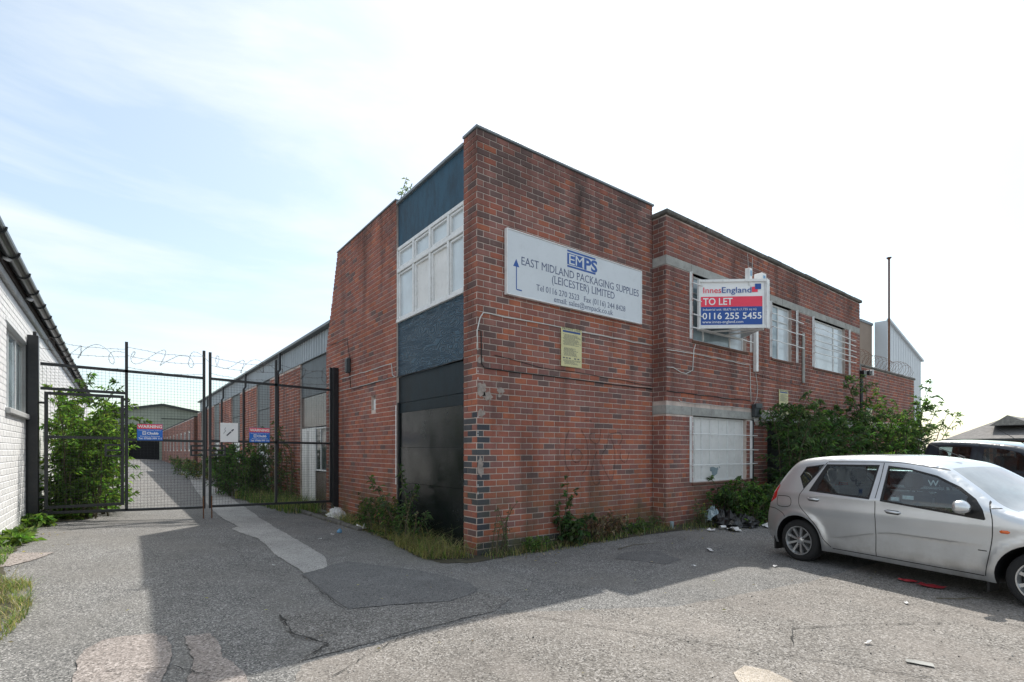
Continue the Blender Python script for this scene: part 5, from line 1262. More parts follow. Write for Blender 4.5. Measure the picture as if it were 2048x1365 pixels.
def hatch_detail(car, TF, Wd):
    for s in (1.35,): seatshape(TF, car, s, .36); seatshape(TF, car, s, -.36)
    seatshape(TF, car, .45, .0, 1.2, .45)
    mb = MB(TF); mb.bbox((1.95, -.66, .55), (2.35, .66, .88), .06); mb.build('dashboard', M['trim'], car)
    mb = MB(TF); c = Vector((1.86, -.36, .86)); pts = []
    for k in range(21): a = 2*math.pi*k/20; pts.append((c.x+.18*math.sin(a)*.35, c.y+.18*math.cos(a), c.z+.18*math.sin(a)*.93))
    mb.tube(pts, .014, 6); mb.tube([tuple(c), (2.0, -.36, .80)], .03, 6); mb.build('steering_wheel', M['trim'], car)
    for side in (1, -1):
        mb = MB(TF); mb.bbox((.2, side*.70, .90), (2.0, side*.745, .945), .01); mb.build('door_lining', M['plastic_grey'], car)
        for s, z in ((.24, .885), (1.25, .82)):
            w_ = Wd(s, z); rc = MB(TF); n = 18
            rc.tube([(s-.085, side*(w_-.004), z+.004), (s-.06, side*(w_-.004), z), (s+.06, side*(w_-.004), z-.006), (s+.085, side*(w_-.004), z-.006)], [.010, .026, .026, .010], 8); rc.build('handle_recess', M['trim'], car, smooth=True)
            hm = MB(TF); hm.tube([(s-.085, side*(w_+.004), z+.010), (s-.05, side*(w_+.022), z+.006), (s+.05, side*(w_+.022), z+.0), (s+.085, side*(w_+.004), z+.0)], [.010, .014, .014, .010], 8); hm.build('door_handle', M['silver'], car, smooth=True)
        # mirror
        w_ = Wd(1.98, .95); mm = MB(TF); rings = []
        for (ds, dy, dz, ry, rz_) in ((.0, 0, .0, .02, .02), (.0, 0, .01, .085, .062), (.035, 0, .012, .092, .070), (.075, 0, .008, .080, .060), (.105, 0, .0, .045, .035), (.115, 0, -.002, .01, .01)):
            n = 14; r = []
            for k in range(n): a = 2*math.pi*k/n; r.append(mm.vert((1.94+ds, side*(w_+.12)+ry*math.copysign(abs(math.cos(a))**.75, math.cos(a)), .95+dz+rz_*math.copysign(abs(math.sin(a))**.8, math.sin(a)))))
            rings.append(r)
        for a, b in zip(rings, rings[1:]):
            for k in range(14): mm.face((a[k], a[(k+1) % 14], b[(k+1) % 14], b[k]))
        mo = mm.build('door_mirror', M['silver'], car, smooth=True)
        MB(TF).bar((2.0, side*(w_-.01), .905), (1.99, side*(w_+.10), .92), .06, .035).build('mirror_arm', M['trim'], mo)
        MB(TF).box((1.938, side*(w_+.05), .905), (1.941, side*(w_+.19), 1.0)).build('mirror_glass', M['glass_dark'], mo)
        w_ = Wd(2.29, .735); mb = MB(TF); mb.tube([(2.25, side*(w_-.004), .735), (2.265, side*(w_+.004), .735), (2.315, side*(w_+.004), .735), (2.33, side*(w_-.004), .735)], [.006, .017, .017, .006], 10); mb.build('side_repeater', M['orange'], car, smooth=True)
        w_ = Wd(2.1, .52); MB(TF).box((2.07, side*(w_-.002), .515), (2.145, side*(w_+.003), .525)).build('badge', M['trim'], car)
        mb = MB(TF); mb.bbox((AR0+wb0-.02, 0, .12), (AR0+wb0, .01, .2)) if False else None
        # mud flaps
        for s in (-.40, 2.135): mb = MB(TF); mb.bbox((s-.012, side*.60, .10), (s+.012, side*.79, .30), .006); mb.build('mud_flap', M['trim'], car)
        w_ = Wd(3.0, .62); mb = MB(TF); mb.bbox((2.88, side*(w_-.16), .60), (3.10, side*(w_-.02), .70), .03); mb.build('headlight', M['lamp'], car)
    mb = MB(TF); mb.bbox((.16, -.755, .955), (1.95, -.715, .975), .004); mb.build('sunlit_sill_strip', M['post_white'], car)  # white strip stands in for sunlight on the far window sill
    mb = MB(TF); mb.tube([(1.52, 0, 1.475), (1.0, .0, 1.72)], [.006, .002], 5); mb.tube([(1.56, 0, 1.46), (1.50, 0, 1.485)], .014, 6); mb.build('aerial', M['trim'], car)
    mb = MB(TF); mb.bbox((-.64, -.26, .78), (-.60, .26, .89), .004); mb.build('number_plate', M['yellow_notice'], car)
    mb = MB(TF); mb.bbox((1.30, .735, .975), (1.42, .738, 1.02), .001); mb.build('window_sticker', M['paper'], car)
    mb = MB(TF); w_ = Wd(1.24, 1.0); mb.bbox((1.20, w_-.02, .955), (1.29, w_-.017, .995), .001); mb.build('window_sticker', M['paper'], car)
hp = dict(wb=2.56, WR=.29, AR=.355, wz=.285, sill=.205, W=.83, round=.085, belt=.94, tumble=.46, track=.715, TW=.185, spokes=9, paint='silver',
    top=[(-.50,.205),(-.575,.30),(-.61,.44),(-.60,.60),(-.56,.72),(-.49,.88),(-.41,1.05),(-.33,1.20),(-.24,1.33),(-.14,1.405),(.05,1.445),(.35,1.468),(.75,1.478),(1.1,1.472),(1.40,1.432),(1.64,1.36),(1.95,1.155),(2.20,.975),(2.42,.90),(2.65,.855),(2.9,.785),(3.08,.67),(3.17,.50),(3.16,.34),(3.08,.205)],
    plan=lambda s: 1-.10*max(0, (-.05-s)/.55)**2-.02*max(0, (.2-s)/.8)-.20*max(0, (s-2.2)/1.0)**2,
    crease=lambda s: (.41+.17*sm((s-.40)/.9)) if .40 < s < 2.12 else None,
    crown=lambda s, z: .035 if s < -.45 else (.055 if s < -.2 and z > .6 else (.02+.02*sm((s-1.4)/.9) if z > .7 else .09)),
    cap=lambda s, z, k: ('windscreen', 'screen_glass') if 1.70 < s < 2.34 and z > .88 and k < .93 else (('rear_window', 'car_glass') if s < -.25 and 1.02 < z < 1.33 and k < .94 else (('tail_light', 'tail') if s < -.3 and .80 < z < 1.0 and k > .85 else None)),
    gaps=[[(1.03,1.395),(1.04,1.2),(1.04,.965)], [(1.045,.93),(1.05,.7),(1.05,.262)], [(1.76,1.325),(2.02,1.155),(2.15,.98),(2.19,.84),(2.19,.68),(2.16,.45),(2.13,.262)],
          [(.30,1.385),(.07,1.01),(.02,.87),(.05,.76),(.17,.65),(.30,.52),(.39,.37),(.48,.275)], [(.50,.262),(1.3,.262),(2.12,.262)], [(.31,1.392),(1.03,1.405),(1.35,1.385),(1.74,1.32)], [(-.56,.70),(-.40,.70),(-.24,.64),(-.2,.60)],
          [(-.34,.89),(-.13,.885),(-.12,.76),(-.33,.75),(-.34,.89)], [(2.17,.955),(2.3,.965)]],
    regions=[('window_seal/a', [(.30,1.36),(.985,1.368),(.975,.945),(.155,.988)], 'trim'), ('side_glass/a', [(.345,1.338),(.960,1.345),(.952,.972),(.262,1.003)], 'car_glass'),
             ('window_seal/b', [(1.085,1.362),(1.34,1.335),(1.63,1.265),(1.87,1.155),(2.03,1.04),(2.11,.94),(2.135,.842),(2.12,.832),(1.10,.935)], 'trim'), ('side_glass/b', [(1.105,1.343),(1.34,1.315),(1.62,1.245),(1.85,1.135),(1.955,1.06),(1.955,.868),(1.135,.955)], 'car_glass'),
             ('window_seal/c', [(-.045,1.18),(.01,1.318),(.27,1.358),(.07,1.01)], 'trim'), ('side_glass/c', [(-.02,1.18),(.025,1.302),(.235,1.337),(.065,1.045)], 'car_glass'),
             ('tail_light/a', [(-.42,1.05),(-.335,1.045),(-.365,.86),(-.47,.785),(-.57,.77),(-.51,.95)], 'tail')], detail=None)
AR0, wb0 = .355, 2.56
hp['detail'] = hatch_detail
mo = (-CN[0], -CN[1]); Bc = (7.6+CN[0]*.80, 3.36+CN[1]*.80)
vehicle('parked_hatchback', 'silver five-door hatchback parked in front of the brick wing', 'car', Bc, CU, mo, hp)
def pick_detail(car, TF, Wd):
    for y in (.38, -.38): seatshape(TF, car, .28, y, .48, .72)
    seatshape(TF, car, -.55, 0, 1.2, .72)
    mb = MB(TF); mb.bbox((.62, -.66, .8), (.9, .66, 1.08), .05); mb.build('dashboard', M['trim'], car)
    w_ = Wd(-.5, .83)+.004; f = lambda s, z: TF(s, w_, z)
    tfit('WEAV', f(-.77, .775), f(-.30, .775), .105, M['paper'], car, CU, UP, off=.012)
    tfit('AGE', f(.30, .72), f(.68, .72), .125, M['paper'], car, CU, UP, off=.012)
    for s in (-.08, .78): mb = MB(TF); mb.bbox((s-.09, w_-.004, .96), (s+.05, w_+.03, .99), .008); mb.build('door_handle', M['trim'], car)
    mb = MB(TF); mb.bbox((.75, w_+.02, 1.02), (.87, w_+.20, 1.16), .03); mb.build('door_mirror', M['trim'], car)
    mb = MB(TF); mb.tube([(.45, .45, 1.55), (.1, .5, 1.82)], [.006, .003], 5); mb.build('aerial', M['trim'], car)
pp = dict(wb=2.95, WR=.36, AR=.42, wz=.36, sill=.36, W=.86, round=.07, belt=1.05, tumble=.30, track=.74, TW=.22, spokes=6, paint='navy',
    top=[(-.95,.40),(-.98,.7),(-.97,1.0),(-.93,1.3),(-.89,1.52),(-.82,1.60),(-.6,1.622),(-.2,1.60),(.15,1.56),(.45,1.51),(.70,1.42),(1.0,1.22),(1.25,1.06),(1.5,1.0),(2.0,.95),(2.3,.85),(2.42,.65),(2.40,.40)],
    plan=lambda s: 1-.12*max(0, (s-1.5)/1.0)**2, crease=lambda s: None, crown=lambda s, z: .02 if s < .5 else (.06 if z > .7 else .08),
    cap=lambda s, z, k: ('windscreen', 'car_glass') if .62 < s < 1.2 and k < .92 else (('rear_window', 'car_glass') if s < -.85 and 1.15 < z < 1.5 and k < .8 else None),
    gaps=[[(-.05,1.56),(-.055,1.1),(-.05,.5)], [(.80,1.3),(.88,1.1),(.86,.7),(.80,.5)]],
    regions=[('side_glass/a', [(-.66,1.50),(-.62,1.52),(-.18,1.50),(-.15,1.48),(-.17,1.16),(-.64,1.17)], 'car_glass'), ('side_glass/b', [(.03,1.46),(.07,1.48),(.30,1.46),(.52,1.39),(.74,1.22),(.74,1.10),(.02,1.11)], 'car_glass')], detail=pick_detail)
pp['wb'] = 3.0; pp['dz'] = .11
Bp = (7.6+CN[0]*(4.5+.86), 3.36+CN[1]*(4.5+.86))
# shift so that s=0 of the measured frame is the same; the rear wheel of the pickup sits 1.65 m behind
def shift(pp, ds):
    pp['top'] = [(a+ds, b) for a, b in pp['top']]; pp['gaps'] = [[(a+ds, b) for a, b in l] for l in pp['gaps']]; pp['regions'] = [(n, [(a+ds, b) for a, b in l], m) for n, l, m in pp['regions']]
pk0 = 1.65
pk_top = pp['top']
pp['top'] = [(-2.55,.40),(-2.6,.7),(-2.58,.98),(-2.5,1.04),(-1.8,1.05),(-1.15,1.05),(-1.02,1.06),(-.96,1.12)]+pk_top[3:]
shift(pp, pk0)
for k_ in ('plan', 'crown', 'cap'): pass
_pl, _cr, _cp = pp['plan'], pp['crown'], pp['cap']
pp['plan'] = lambda s: _pl(s-pk0); pp['crown'] = lambda s, z: _cr(s-pk0, z); pp['cap'] = lambda s, z, k: _cp(s-pk0, z, k)
def pick_d(car, TF, Wd): pick_detail(car, lambda s, y, z: TF(s+pk0, y, z), lambda s, z: Wd(s+pk0, z))
pp['detail'] = pick_d
vehicle('parked_pickup', 'dark navy pickup with white lettering on its doors parked beyond the silver hatchback', 'pickup', (Bp[0]-CU[0]*pk0, Bp[1]-CU[1]*pk0), CU, mo, pp)

# ================================================================== VEGETATION
def rv(rr, a=1): return Vector((rr.uniform(-a, a), rr.uniform(-a, a), rr.uniform(-a, a)))
def leaf(mb, p, d, L, W, col, rr, droop=.25):
    d = d.normalized(); s = d.cross(Vector((0, 0, 1))+rv(rr, .7)); 
    if s.length < .05: s = Vector((1, 0, 0))
    s.normalize(); n = s.cross(d); m = p+d*L*.45+n*L*.05; t = p+d*L-Vector((0, 0, L*droop))
    a, b, c, e = mb.vert(p), mb.vert(m+s*W/2+n*W*.2), mb.vert(t), mb.vert(m-s*W/2+n*W*.2); mb.face((a, b, c), col); mb.face((a, c, e), col)
def vcol(rr, cols): c = rr.choice(cols); k = rr.uniform(.8, 1.25); return tuple(x*k for x in c)
GREEN = [(.10, .175, .045), (.13, .215, .055), (.08, .14, .045), (.16, .25, .075)]
DGREEN = [(.055, .105, .040), (.065, .125, .045), (.080, .135, .050), (.045, .088, .036)]
GREYG = [(.095, .145, .08), (.125, .175, .095), (.075, .12, .062)]
YEL = [(.55, .42, .02), (.6, .5, .03)]
DRY = [(.30, .25, .13), (.36, .31, .17), (.24, .20, .11), (.28, .27, .12)]
DEAD = [(.20, .14, .10), (.28, .21, .16), (.16, .11, .08), (.34, .28, .24)]
def bush(name, label, cat, seed, bases, h, lean, twigs, lpt, LL, LW, cols, zrange=.25, group=None, flower=None, side=.35, droop=.3):
    rr = random.Random(seed); x0, y0 = sum(b[0] for b in bases)/len(bases), sum(b[1] for b in bases)/len(bases)
    t = thing(name, (x0, y0, g(x0, y0)), label, cat, group); st, fo, fl = MB(), MB(), MB()
    for (bx, by, hs) in bases:
        p = Vector((bx, by, g(bx, by)-.02)); d = Vector((rr.uniform(-lean, lean), rr.uniform(-lean, lean), 1)); H = h*hs*rr.uniform(.85, 1.08); n = 9; pts = [p.copy()]
        for k in range(n): p = p+d.normalized()*H/n; pts.append(p.copy()); d += Vector((d.x*.14+rr.uniform(-.12, .12), d.y*.14+rr.uniform(-.12, .12), -.07*droop*k/3))
        st.tube(pts, [.012*(1-k/(n+1))*(h/2+.4)+.002 for k in range(n+1)], 4, caps=False)
        for k in range(twigs):
            f = zrange+(1-zrange)*((k+rr.random())/twigs); i = min(n-1, int(f*n)); q = pts[i].lerp(pts[i+1], f*n-i); a = rr.uniform(0, 6.283)
            dd = Vector((math.cos(a), math.sin(a), rr.uniform(.15, .9))).normalized(); TL = side*rr.uniform(.5, 1.15)*(1.15-.7*f)*(1 if k < twigs-1 else .6); tp = [q.copy()]; m = 4
            for j in range(m): q = q+dd*TL/m; tp.append(q.copy()); dd += Vector((rr.uniform(-.15, .15), rr.uniform(-.15, .15), -.16*droop*2))
            st.tube(tp, [.004, .0035, .003, .002, .0015], 3, caps=False); tone = vcol(rr, cols)
            for j in range(lpt):
                u = (j+rr.random())/lpt; ii = min(m-1, int(u*m)); lp = tp[ii].lerp(tp[ii+1], u*m-ii); ax = (tp[ii+1]-tp[ii]).normalized()
                ld = ax*.55+rv(rr, .8)+Vector((0, 0, .12)); c = tuple(x*rr.uniform(.8, 1.2) for x in tone); sc_ = LL*rr.uniform(.6, 1.15)
                leaf(fo, lp, ld, sc_, LW*rr.uniform(.8, 1.2), c, rr, droop)
            if flower and rr.random() < flower[0] and f > .55:
                for _ in range(flower[2]): leaf(fl, tp[-1]+rv(rr, flower[3]), rv(rr)+Vector((0, 0, .4)), flower[4], flower[4]*.8, vcol(rr, flower[1]), rr, 0)
    st.build('stem', M['stem'], t, kind='stuff'); fo.build('foliage', M['leaf'], t, kind='stuff'); fl.build('flowers', M['leaf'], t, kind='stuff'); return t
def cluster(seed, n, cx, cy, rx, ry, hf=lambda u, v: 1):
    rr = random.Random(seed); o = []
    while len(o) < n:
        u, v = rr.uniform(-1, 1), rr.uniform(-1, 1)
        if u*u+v*v < 1: o.append((cx+u*rx, cy+v*ry, hf(u, v)*rr.uniform(.75, 1.05)))
    return o
# behind the gate, left and right
bush('buddleia_bush', 'large bright green bush behind the wicket gate against the white building', 'bush', 11, cluster(11, 36, -.58, 14.4, .55, 1.7, lambda u, v: 1-.3*max(0, u)), 2.75, .15, 22, 18, .13, .034, GREEN+[(.14, .22, .06)], .04, side=.50)
bush('buddleia_bush', 'dark green spreading bush against the long warehouse behind the right gate leaf', 'bush', 12, cluster(12, 26, 3.25, 19.3, .75, 2.1), 1.9, .2, 18, 12, .15, .045, DGREEN, .03, side=.5)
bush('dock_plants', 'tall thin reddish-green weeds against the warehouse left of the white door', 'weeds', 13, cluster(13, 10, 3.85, 16.6, .25, .9), 2.5, .06, 16, 7, .12, .03, DGREEN+[(.14, .08, .04)], .05, side=.25)
bush('verge_weeds', 'low weeds far up the lane along the brick range', 'weeds', 14, cluster(14, 26, 3.2, 34, .6, 8), 1.1, .3, 9, 9, .16, .05, GREYG+[(.16, .15, .07)], .05, side=.4)
# right-hand shrubs
bush('buddleia_bush', 'big dark green buddleia covering the shuttered doorway of the wing', 'bush', 21, [(x, y, q*(1.0-.30*abs(x-12.6)/1.9)) for x, y, q in cluster(21, 34, 12.7, 5.4, 1.2, .45)], 3.0, .14, 25, 15, .14, .032, DGREEN+GREYG, .03, side=.46)
bush('buddleia_bush', 'tall lighter green buddleia in front of the drainpipe and low brick wall', 'bush', 22, [(x, y, q*(1.0-.28*abs(x-16.3)/1.9)) for x, y, q in cluster(22, 34, 16.5, 5.1, 1.45, .6)], 3.4, .16, 23, 15, .14, .032, DGREEN+GREYG+GREEN[:1], .04, side=.48)
bush('buddleia_bush', 'sparse leggy buddleia standing at the far right beyond the low brick wall', 'bush', 23, cluster(23, 10, 17.0, 4.6, .7, .4), 3.1, .16, 17, 9, .13, .03, GREYG, .12, side=.45)
bush('buddleia_bush', 'lower pale green buddleia between the two tall ones, behind the car roof', 'bush', 24, cluster(24, 15, 14.3, 4.8, .8, .4), 1.6, .22, 18, 13, .13, .032, GREYG+GREEN[:2], .04, side=.55)
bush('window_bush', 'rounded green bush below the barred ground floor window', 'bush', 25, cluster(25, 50, 10.15, 5.5, .72, .33, lambda u, v: 1-.35*u*u), 1.0, .3, 12, 10, .085, .04, DGREEN+GREEN[:2], .02, side=.24)
bush('ragwort', 'yellow-flowered weed between the round bush and the silver hatchback', 'weeds', 26, cluster(26, 14, 11.35, 5.3, .35, .25), .75, .25, 9, 7, .07, .03, GREEN, .05, side=.2, flower=(.5, YEL, 7, .03, .022))
bush('ragwort', 'small yellow-flowered weed at the corner between block and wing', 'weeds', 27, cluster(27, 8, 8.85, 5.75, .18, .15), .48, .25, 8, 7, .05, .02, GREYG, .05, side=.14, flower=(.3, YEL, 4, .02, .016))
bush('knotweed', 'broad-leaved dark climbing plant in the middle of the corner block front', 'plant', 28, cluster(28, 11, 5.95, 6.15, .22, .09), .62, .25, 8, 7, .095, .06, DGREEN, .02, side=.2)
bush('knotweed', 'single tall broad-leaved stem leaning on the brick front below the yellow notice', 'plant', 29, [(5.78, 6.2, 1), (5.84, 6.2, .85), (5.7, 6.2, .6)], 1.15, .05, 10, 4, .10, .065, DGREEN, .1, side=.09)
bush('dead_stalks', 'withered brown stalks to the right of the broad-leaved plant', 'weeds', 30, cluster(30, 22, 6.55, 6.1, .42, .10), .52, .3, 9, 7, .05, .014, DEAD, .2, side=.12, droop=.9)
bush('fern_clump', 'small bright green feathery clump at the foot of the corner block front', 'weeds', 31, cluster(31, 12, 5.2, 6.15, .25, .09), .26, .5, 8, 7, .05, .02, GREEN, .05, side=.12)
bush('wall_weeds', 'thin wispy purple-tipped weed on the corner block quoin', 'weeds', 32, cluster(32, 7, 4.45, 6.2, .2, .06), .85, .06, 8, 4, .05, .010, GREYG, .1, side=.1)
bush('wall_weeds', 'dusty low weeds near the joint of block and wing', 'weeds', 33, cluster(33, 26, 7.55, 6.08, .5, .12), .30, .4, 7, 6, .05, .016, GREEN+GREYG, .05, side=.1)
bush('tall_weed', 'tall dark leafy weed in front of the black boarded bay', 'weeds', 34, [(3.83, 7.95, 1.0), (3.9, 8.15, .8), (3.78, 8.3, .9), (3.9, 7.7, .5), (3.75, 8.05, .55)], 1.3, .06, 18, 7, .11, .025, DGREEN+GREYG, .05, side=.2)
bush('tall_weed', 'bushy mixed weeds at the foot of the brick side wall', 'weeds', 35, cluster(35, 20, 3.82, 9.2, .22, .9), .72, .2, 11, 7, .08, .018, DGREEN+[(.14, .14, .06)], .05, side=.18, flower=(.12, YEL, 4, .02, .016))
bush('seed_head_weed', 'brown seed-headed dock leaning beside the tall dark weed', 'weeds', 36, [(3.72, 7.75, 1), (3.78, 7.65, .8)], .85, .15, 16, 9, .02, .012, DEAD, .4, side=.05)
bush('roof_weed', 'little sapling sprouting from the parapet above the boarded bay', 'plant', 37, [(4.3, 9.25, 1.1), (4.3, 9.1, .75)], .5, .25, 7, 3, .085, .022, [(.13, .18, .10), (.16, .2, .12)], .3, side=.10)
for o in list(bpy.data.objects):
    if o.name == 'roof_weed': o.location.z += 6.3-g(4.3, 9.2)
bush('dandelion_clump', 'broad-leaved weeds at the foot of the white wall in the left foreground', 'weeds', 38, cluster(38, 10, -1.12, 9.9, .12, .45), .16, .9, 7, 5, .15, .06, GREEN+[(.14, .21, .05)], .05, side=.14, droop=.15)
bush('dandelion_clump', 'broad-leaved weeds beside the thick gate post with a yellow flower', 'weeds', 39, cluster(39, 12, -1.1, 12.0, .15, .5), .22, .7, 7, 5, .15, .06, GREEN+[(.14, .21, .05)], .05, side=.15, flower=(.04, YEL, 8, .02, .03))
bush('dandelion_clump', 'small broad-leaved weed poking under the wicket gate', 'weeds', 40, cluster(40, 8, -.75, 12.9, .28, .15), .18, .8, 7, 5, .14, .055, GREEN+[(.14, .21, .05)], .05, side=.15)
def grass(name, label, seed, P, n, h, cols, droop=.6, wd=.005):
    rr = random.Random(seed); xs = [p[0] for p in P]; ys = [p[1] for p in P]; mb = MB(); k = 0
    while k < n:
        x, y = rr.uniform(min(xs), max(xs)), rr.uniform(min(ys), max(ys))
        if not inpoly(x, y, P) or mnoise.noise(Vector((x*4, y*4, seed))) < rr.uniform(-.5, .25): continue
        k += 1; a = rr.uniform(0, 6.283); d = Vector((math.cos(a), math.sin(a), 0)); H = h*rr.uniform(.3, 1.15)*(1.9 if rr.random() < .05 else 1); b = H*droop*rr.uniform(.3, 1.4); p = Vector((x, y, g(x, y)-.005)); s = Vector((-d.y, d.x, 0))*wd*rr.uniform(.7, 1.5); c = vcol(rr, cols); pv = None
        for t in (0, .4, .75, 1): 
            q = p+d*b*t*t+Vector((0, 0, H*(t-.35*droop*t*t))); ww = 1-t*.93; cur = (mb.vert(q-s*ww), mb.vert(q+s*ww))
            if pv: mb.face((pv[0], pv[1], cur[1], cur[0]), c)
            pv = cur
    o = mb.build(name, M['leaf'], kind='stuff'); tag(o, label, 'grass')
GG = GREEN+[(.11, .17, .05)]
grass('grass', 'long half-dry grass tussocks before the black boarded bay', 1, [(3.4, 6.5), (4.05, 6.2), (4.1, 7.9), (3.55, 7.9)], 1300, .40, DRY+GG+DRY+DRY, 1.25, .004)
grass('grass', 'straw-coloured grass along the foot of the brick side wall', 2, [(3.65, 7.8), (4.1, 7.8), (4.12, 12.3), (3.75, 12.3)], 1500, .36, DRY+DRY+GG+DRY, 1.15, .004)
grass('grass', 'short grass along the foot of the corner block front', 3, [(4.2, 6.0), (8.2, 5.75), (8.2, 6.3), (4.2, 6.33)], 1700, .17, DRY+DRY+GG+GREYG, .7, .004)
grass('grass', 'short grass and moss along the foot of the wing', 4, [(8.2, 5.5), (14, 4.7), (14, 5.9), (8.3, 6.0)], 2600, .16, GG+GREYG+DRY, .7, .004)
grass('grass', 'sunlit grass verge in the left foreground', 5, [(-1.3, 4.6), (-.78, 5.0), (-.62, 6.2), (-.72, 7.3), (-1.3, 7.6)], 3600, .15, GG+DRY+DRY, .9, .003)
grass('grass', 'grass growing beside the warehouse behind the right gate leaf', 6, [(3.2, 13), (4.15, 13), (4.15, 18), (2.8, 18)], 2600, .45, GG+DGREEN+DRY, .6, .006)
grass('grass', 'thin grass tufts at the foot of the white wall', 7, [(-1.3, 7.5), (-1.05, 7.7), (-1.1, 12.3), (-1.3, 12.4)], 1200, .13, GG, .7, .004)

# ================================================================== LITTER
def crumple(name, x, y, r, h, mat, label, cat, seed, group=None, flat=False, z=None):
    rr = random.Random(seed); mb = MB(); z0 = g(x, y)+.010 if z is None else z
    n, m = 26, 10; rings = []; nn_ = lambda a, b, c: mnoise.noise(Vector((a, b, c)))+.6*mnoise.noise(Vector((a*2.7, b*2.7, c*2.3)))+.35*mnoise.noise(Vector((a*6, b*6, c*4)))
    for j in range(m+1):
        ph = math.pi/2*j/m; ring = []
        for k in range(n):
            a = 2*math.pi*k/n; q = r*math.cos(ph)*(1+.35*nn_(math.cos(a)*1.6+seed, math.sin(a)*1.6, j*.5)); ring.append(mb.vert((x+q*math.cos(a), y+q*math.sin(a), z0+h*math.sin(ph)*(1+.5*nn_(math.cos(a)*2, math.sin(a)*2+seed, j*.8)))))
        rings.append(ring)
    for a, b in zip(rings, rings[1:]):
        for k in range(n): mb.face((a[k], a[(k+1) % n], b[(k+1) % n], b[k]))
    o = mb.build(name, mat); tag(o, label, cat, group); return o
def scrap(name, x, y, a, b, mat, label, cat, seed, group=None, fold=.02):
    rr = random.Random(seed); mb = MB(); th = rr.uniform(0, 3.14); z0 = g(x, y)+.019; n = 5; c, s = math.cos(th), math.sin(th)
    V = {}
    for i in range(n):
        for j in range(n):
            u, v = (i/(n-1)-.5)*a*(1+.25*rr.uniform(-1, 1)*(j in (0, n-1))), (j/(n-1)-.5)*b*(1+.2*rr.uniform(-1, 1)*(i in (0, n-1)))
            V[i, j] = mb.vert((x+u*c-v*s, y+u*s+v*c, z0+abs(mnoise.noise(Vector((u*20, v*20, seed))))*fold*2))
    for i in range(n-1):
        for j in range(n-1): mb.face((V[i, j], V[i+1, j], V[i+1, j+1], V[i, j+1]))
    o = mb.build(name, mat); tag(o, label, cat, group); return o
bush_bag = [(9.25, 5.75, .30, .24, 1), (9.62, 5.62, .24, .17, 2)]
crumple('bin_bag', 9.22, 5.42, .30, .26, M['bag'], 'torn black bin bag left of the round bush, the larger left lump', 'bin bag', 1)
crumple('bin_bag', 9.62, 5.25, .24, .19, M['bag'], 'smaller torn black bin bag touching the round bush', 'bin bag', 2)
crumple('plastic_bag', 9.15, 5.65, .16, .30, M['pane_grey'], 'grey plastic bag slumped on top of the larger bin bag', 'plastic bag', 5)
scrap('newspaper', 8.98, 5.12, .34, .22, M['paper'], 'folded white newspaper lying against the larger bin bag', 'newspaper', 3, fold=.06)
scrap('newspaper', 9.95, 4.95, .30, .2, M['paper'], 'white newspaper sheet just right of the smaller bin bag', 'newspaper', 4, fold=.05)
scrap('paper_sheet', 8.55, 5.3, .14, .1, M['paper'], 'small paper scrap left of the bin bags below the yellow-flowered weed', 'paper', 5, fold=.04)
scrap('paper_sheet', 10.75, 4.85, .42, .14, M['paper'], 'long white paper strip near the rear of the hatchback, upper one', 'paper', 6, fold=.04)
scrap('paper_sheet', 10.9, 5.05, .35, .2, M['paper'], 'crumpled paper between the round bush and the rear of the hatchback', 'paper', 7, fold=.08)
scrap('paper_sheet', 9.9, 4.35, .3, .12, M['paper'], 'white paper strip on the asphalt just behind the hatchback wheel', 'paper', 8, fold=.02)
crumple('red_packet', 10.45, 5.1, .08, .10, M['paper_red'], 'small red packet at the foot of the round bush', 'packet', 8)
MBc = MB().tube([(8.84, 5.3, .13), (8.95, 5.27, .13)], .035, 12).build('drinks_can', M['silver_can'], smooth=False); tag(MBc, 'silver drinks can lying at the left end of the bin bags', 'can')
cp = MB().lathe([(.03, 0), (.038, .13), (.034, .13), (.028, .01)], 12, (8.22, 5.9, g(8.22, 5.9)), 'z').build('plastic_cup', M['pane_grey']); tag(cp, 'clear grey plastic cup standing at the inner corner of block and wing', 'cup')
scrap('red_paper', 7.37, 2.03, .16, .10, M['paper_red'], 'small torn red paper below the hatchback doors', 'paper', 11)
scrap('red_paper', 7.28, 1.80, .24, .13, M['paper_red'], 'larger torn red paper below the hatchback front door', 'paper', 12)
scrap('paper_sheet', 7.15, 4.45, .22, .05, M['paper'], 'thin white paper left of the hatchback rear wheel', 'paper', 13)
scrap('newspaper', 4.60, 1.20, .07, .16, M['lintel'], 'flattened grey newspaper on the road in the right foreground', 'newspaper', 14, fold=.004)
for k, (x, y, l) in enumerate([(4.74, 1.57, 'white scrap in the middle of the sunlit road'), (6.29, 1.75, 'white scrap at the shadow edge below the hatchback'), (2.65, 8.77, 'white scrap near the kerb on the lane side'), (6.9, 3.35, 'white scrap in the car shadow behind the rear wheel'), (3.0, 9.2, 'white scrap beside the crumpled blue can'), (1.55, 7.0, 'tiny white scrap in the shade before the gate'), (6.05, 4.0, 'white scrap on the dark asphalt right of the shadow point')]):
    scrap('paper_scrap', x, y, .065, .03, M['paper'], l, 'paper', 20+k)
crumple('crushed_can', 3.21, 9.45, .045, .06, M['can_blue'], 'crushed pale blue can on the asphalt near the brick side wall', 'can', 31)
crumple('plastic_bag', 3.86, 11.6, .20, .22, M['paper'], 'white plastic bag behind the kerb beside the right gate post', 'plastic bag', 32)
scrap('cardboard', 3.72, 9.75, .34, .12, M['paper'], 'pale cardboard strip lying in the dry grass by the side wall', 'cardboard', 33, fold=.08)
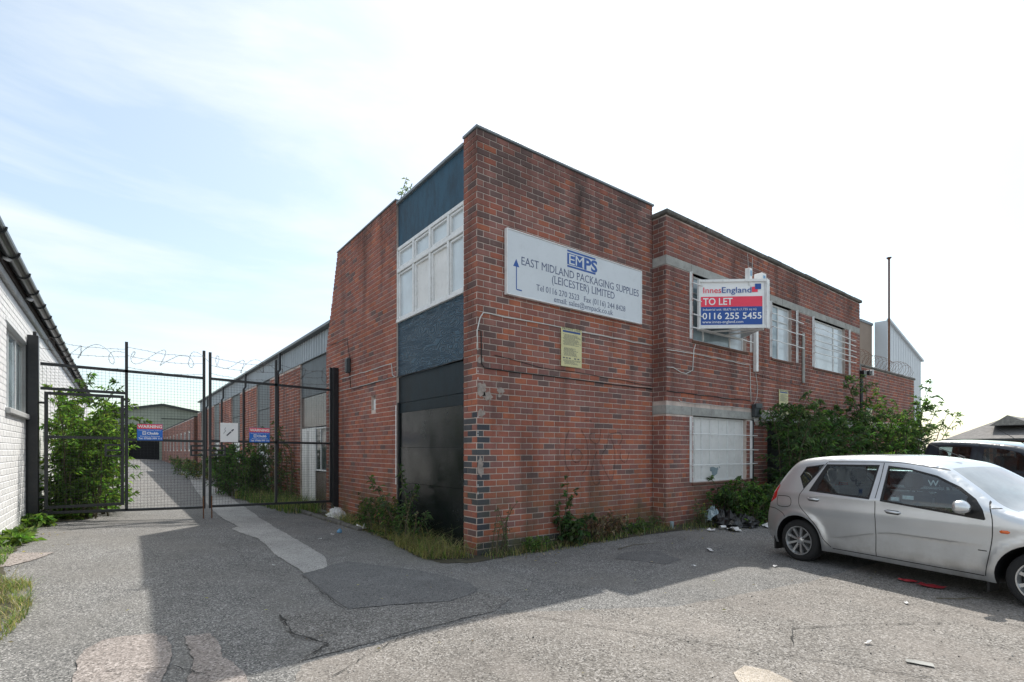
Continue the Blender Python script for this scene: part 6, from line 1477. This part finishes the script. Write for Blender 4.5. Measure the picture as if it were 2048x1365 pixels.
def twig(P, label):
    c = [(x, y, g(x, y)+.016+R.uniform(0, .006)) for x, y in P]; o = MB().tube(c, [.005]*(len(c)-1)+[.002], 5).build('twig', M['stem']); tag(o, label, 'twig')
twig([(6.75, 1.62), (6.9, 1.45), (7.02, 1.42), (7.15, 1.25)], 'dry twig in the car shadow near the front door'); twig([(6.1, 5.35), (6.5, 5.4), (7.0, 5.2)], 'dry straw lying on the asphalt in front of the corner block')
mb = MB(); rr = random.Random(5)   # loose grit on the road
for k in range(2600):
    x, y = (rr.uniform(.2, 7.5), rr.uniform(.6, 6.0)) if k % 3 else (rr.uniform(-1.2, 4), rr.uniform(3, 12)); s = rr.uniform(.003, .008)*(1.6 if rr.random() < .06 else 1); z = g(x, y)+.010
    c = rr.choice([(.05, .05, .05), (.3, .29, .27), (.4, .38, .35), (.14, .13, .12)]); v = [mb.vert((x+s*rr.uniform(.6, 1.2)*math.cos(a), y+s*rr.uniform(.6, 1.2)*math.sin(a), z)) for a in (0, 1.57, 3.14, 4.71)]; t = mb.vert((x, y, z+s*.9))
    for i in range(4): mb.face((v[i], v[(i+1) % 4], t), c)
M['grit'] = attrmat('grit', rough=.9, bst=0)
tag(mb.build('grit', M['grit'], kind='stuff'), 'loose grit scattered on the asphalt and road', 'grit')

# fallen dry leaves and small rubbish along the foot of the walls
rr = random.Random(77); mb = MB()
for k in range(700):
    q = rr.random()
    if q < .45: x, y = rr.uniform(4.3, 13), 0; y = (6.15 if x < 8.2 else 5.5)-abs(rr.gauss(0, .28))
    elif q < .75: y = rr.uniform(6.3, 12.2); x = 3.95-abs(rr.gauss(0, .22))
    elif q < .9: y = rr.uniform(5, 12.5); x = -1.2+abs(rr.gauss(0, .22))
    else: x, y = rr.uniform(0, 9), rr.uniform(2, 6)
    leaf(mb, Vector((x, y, g(x, y)+.022)), Vector((rr.uniform(-1, 1), rr.uniform(-1, 1), .08)), rr.uniform(.02, .05), rr.uniform(.012, .025), vcol(rr, DEAD+DRY), rr, 0)
tag(mb.build('dead_leaves', M['leaf'], kind='stuff'), 'dry fallen leaves scattered along the foot of the walls', 'leaves')
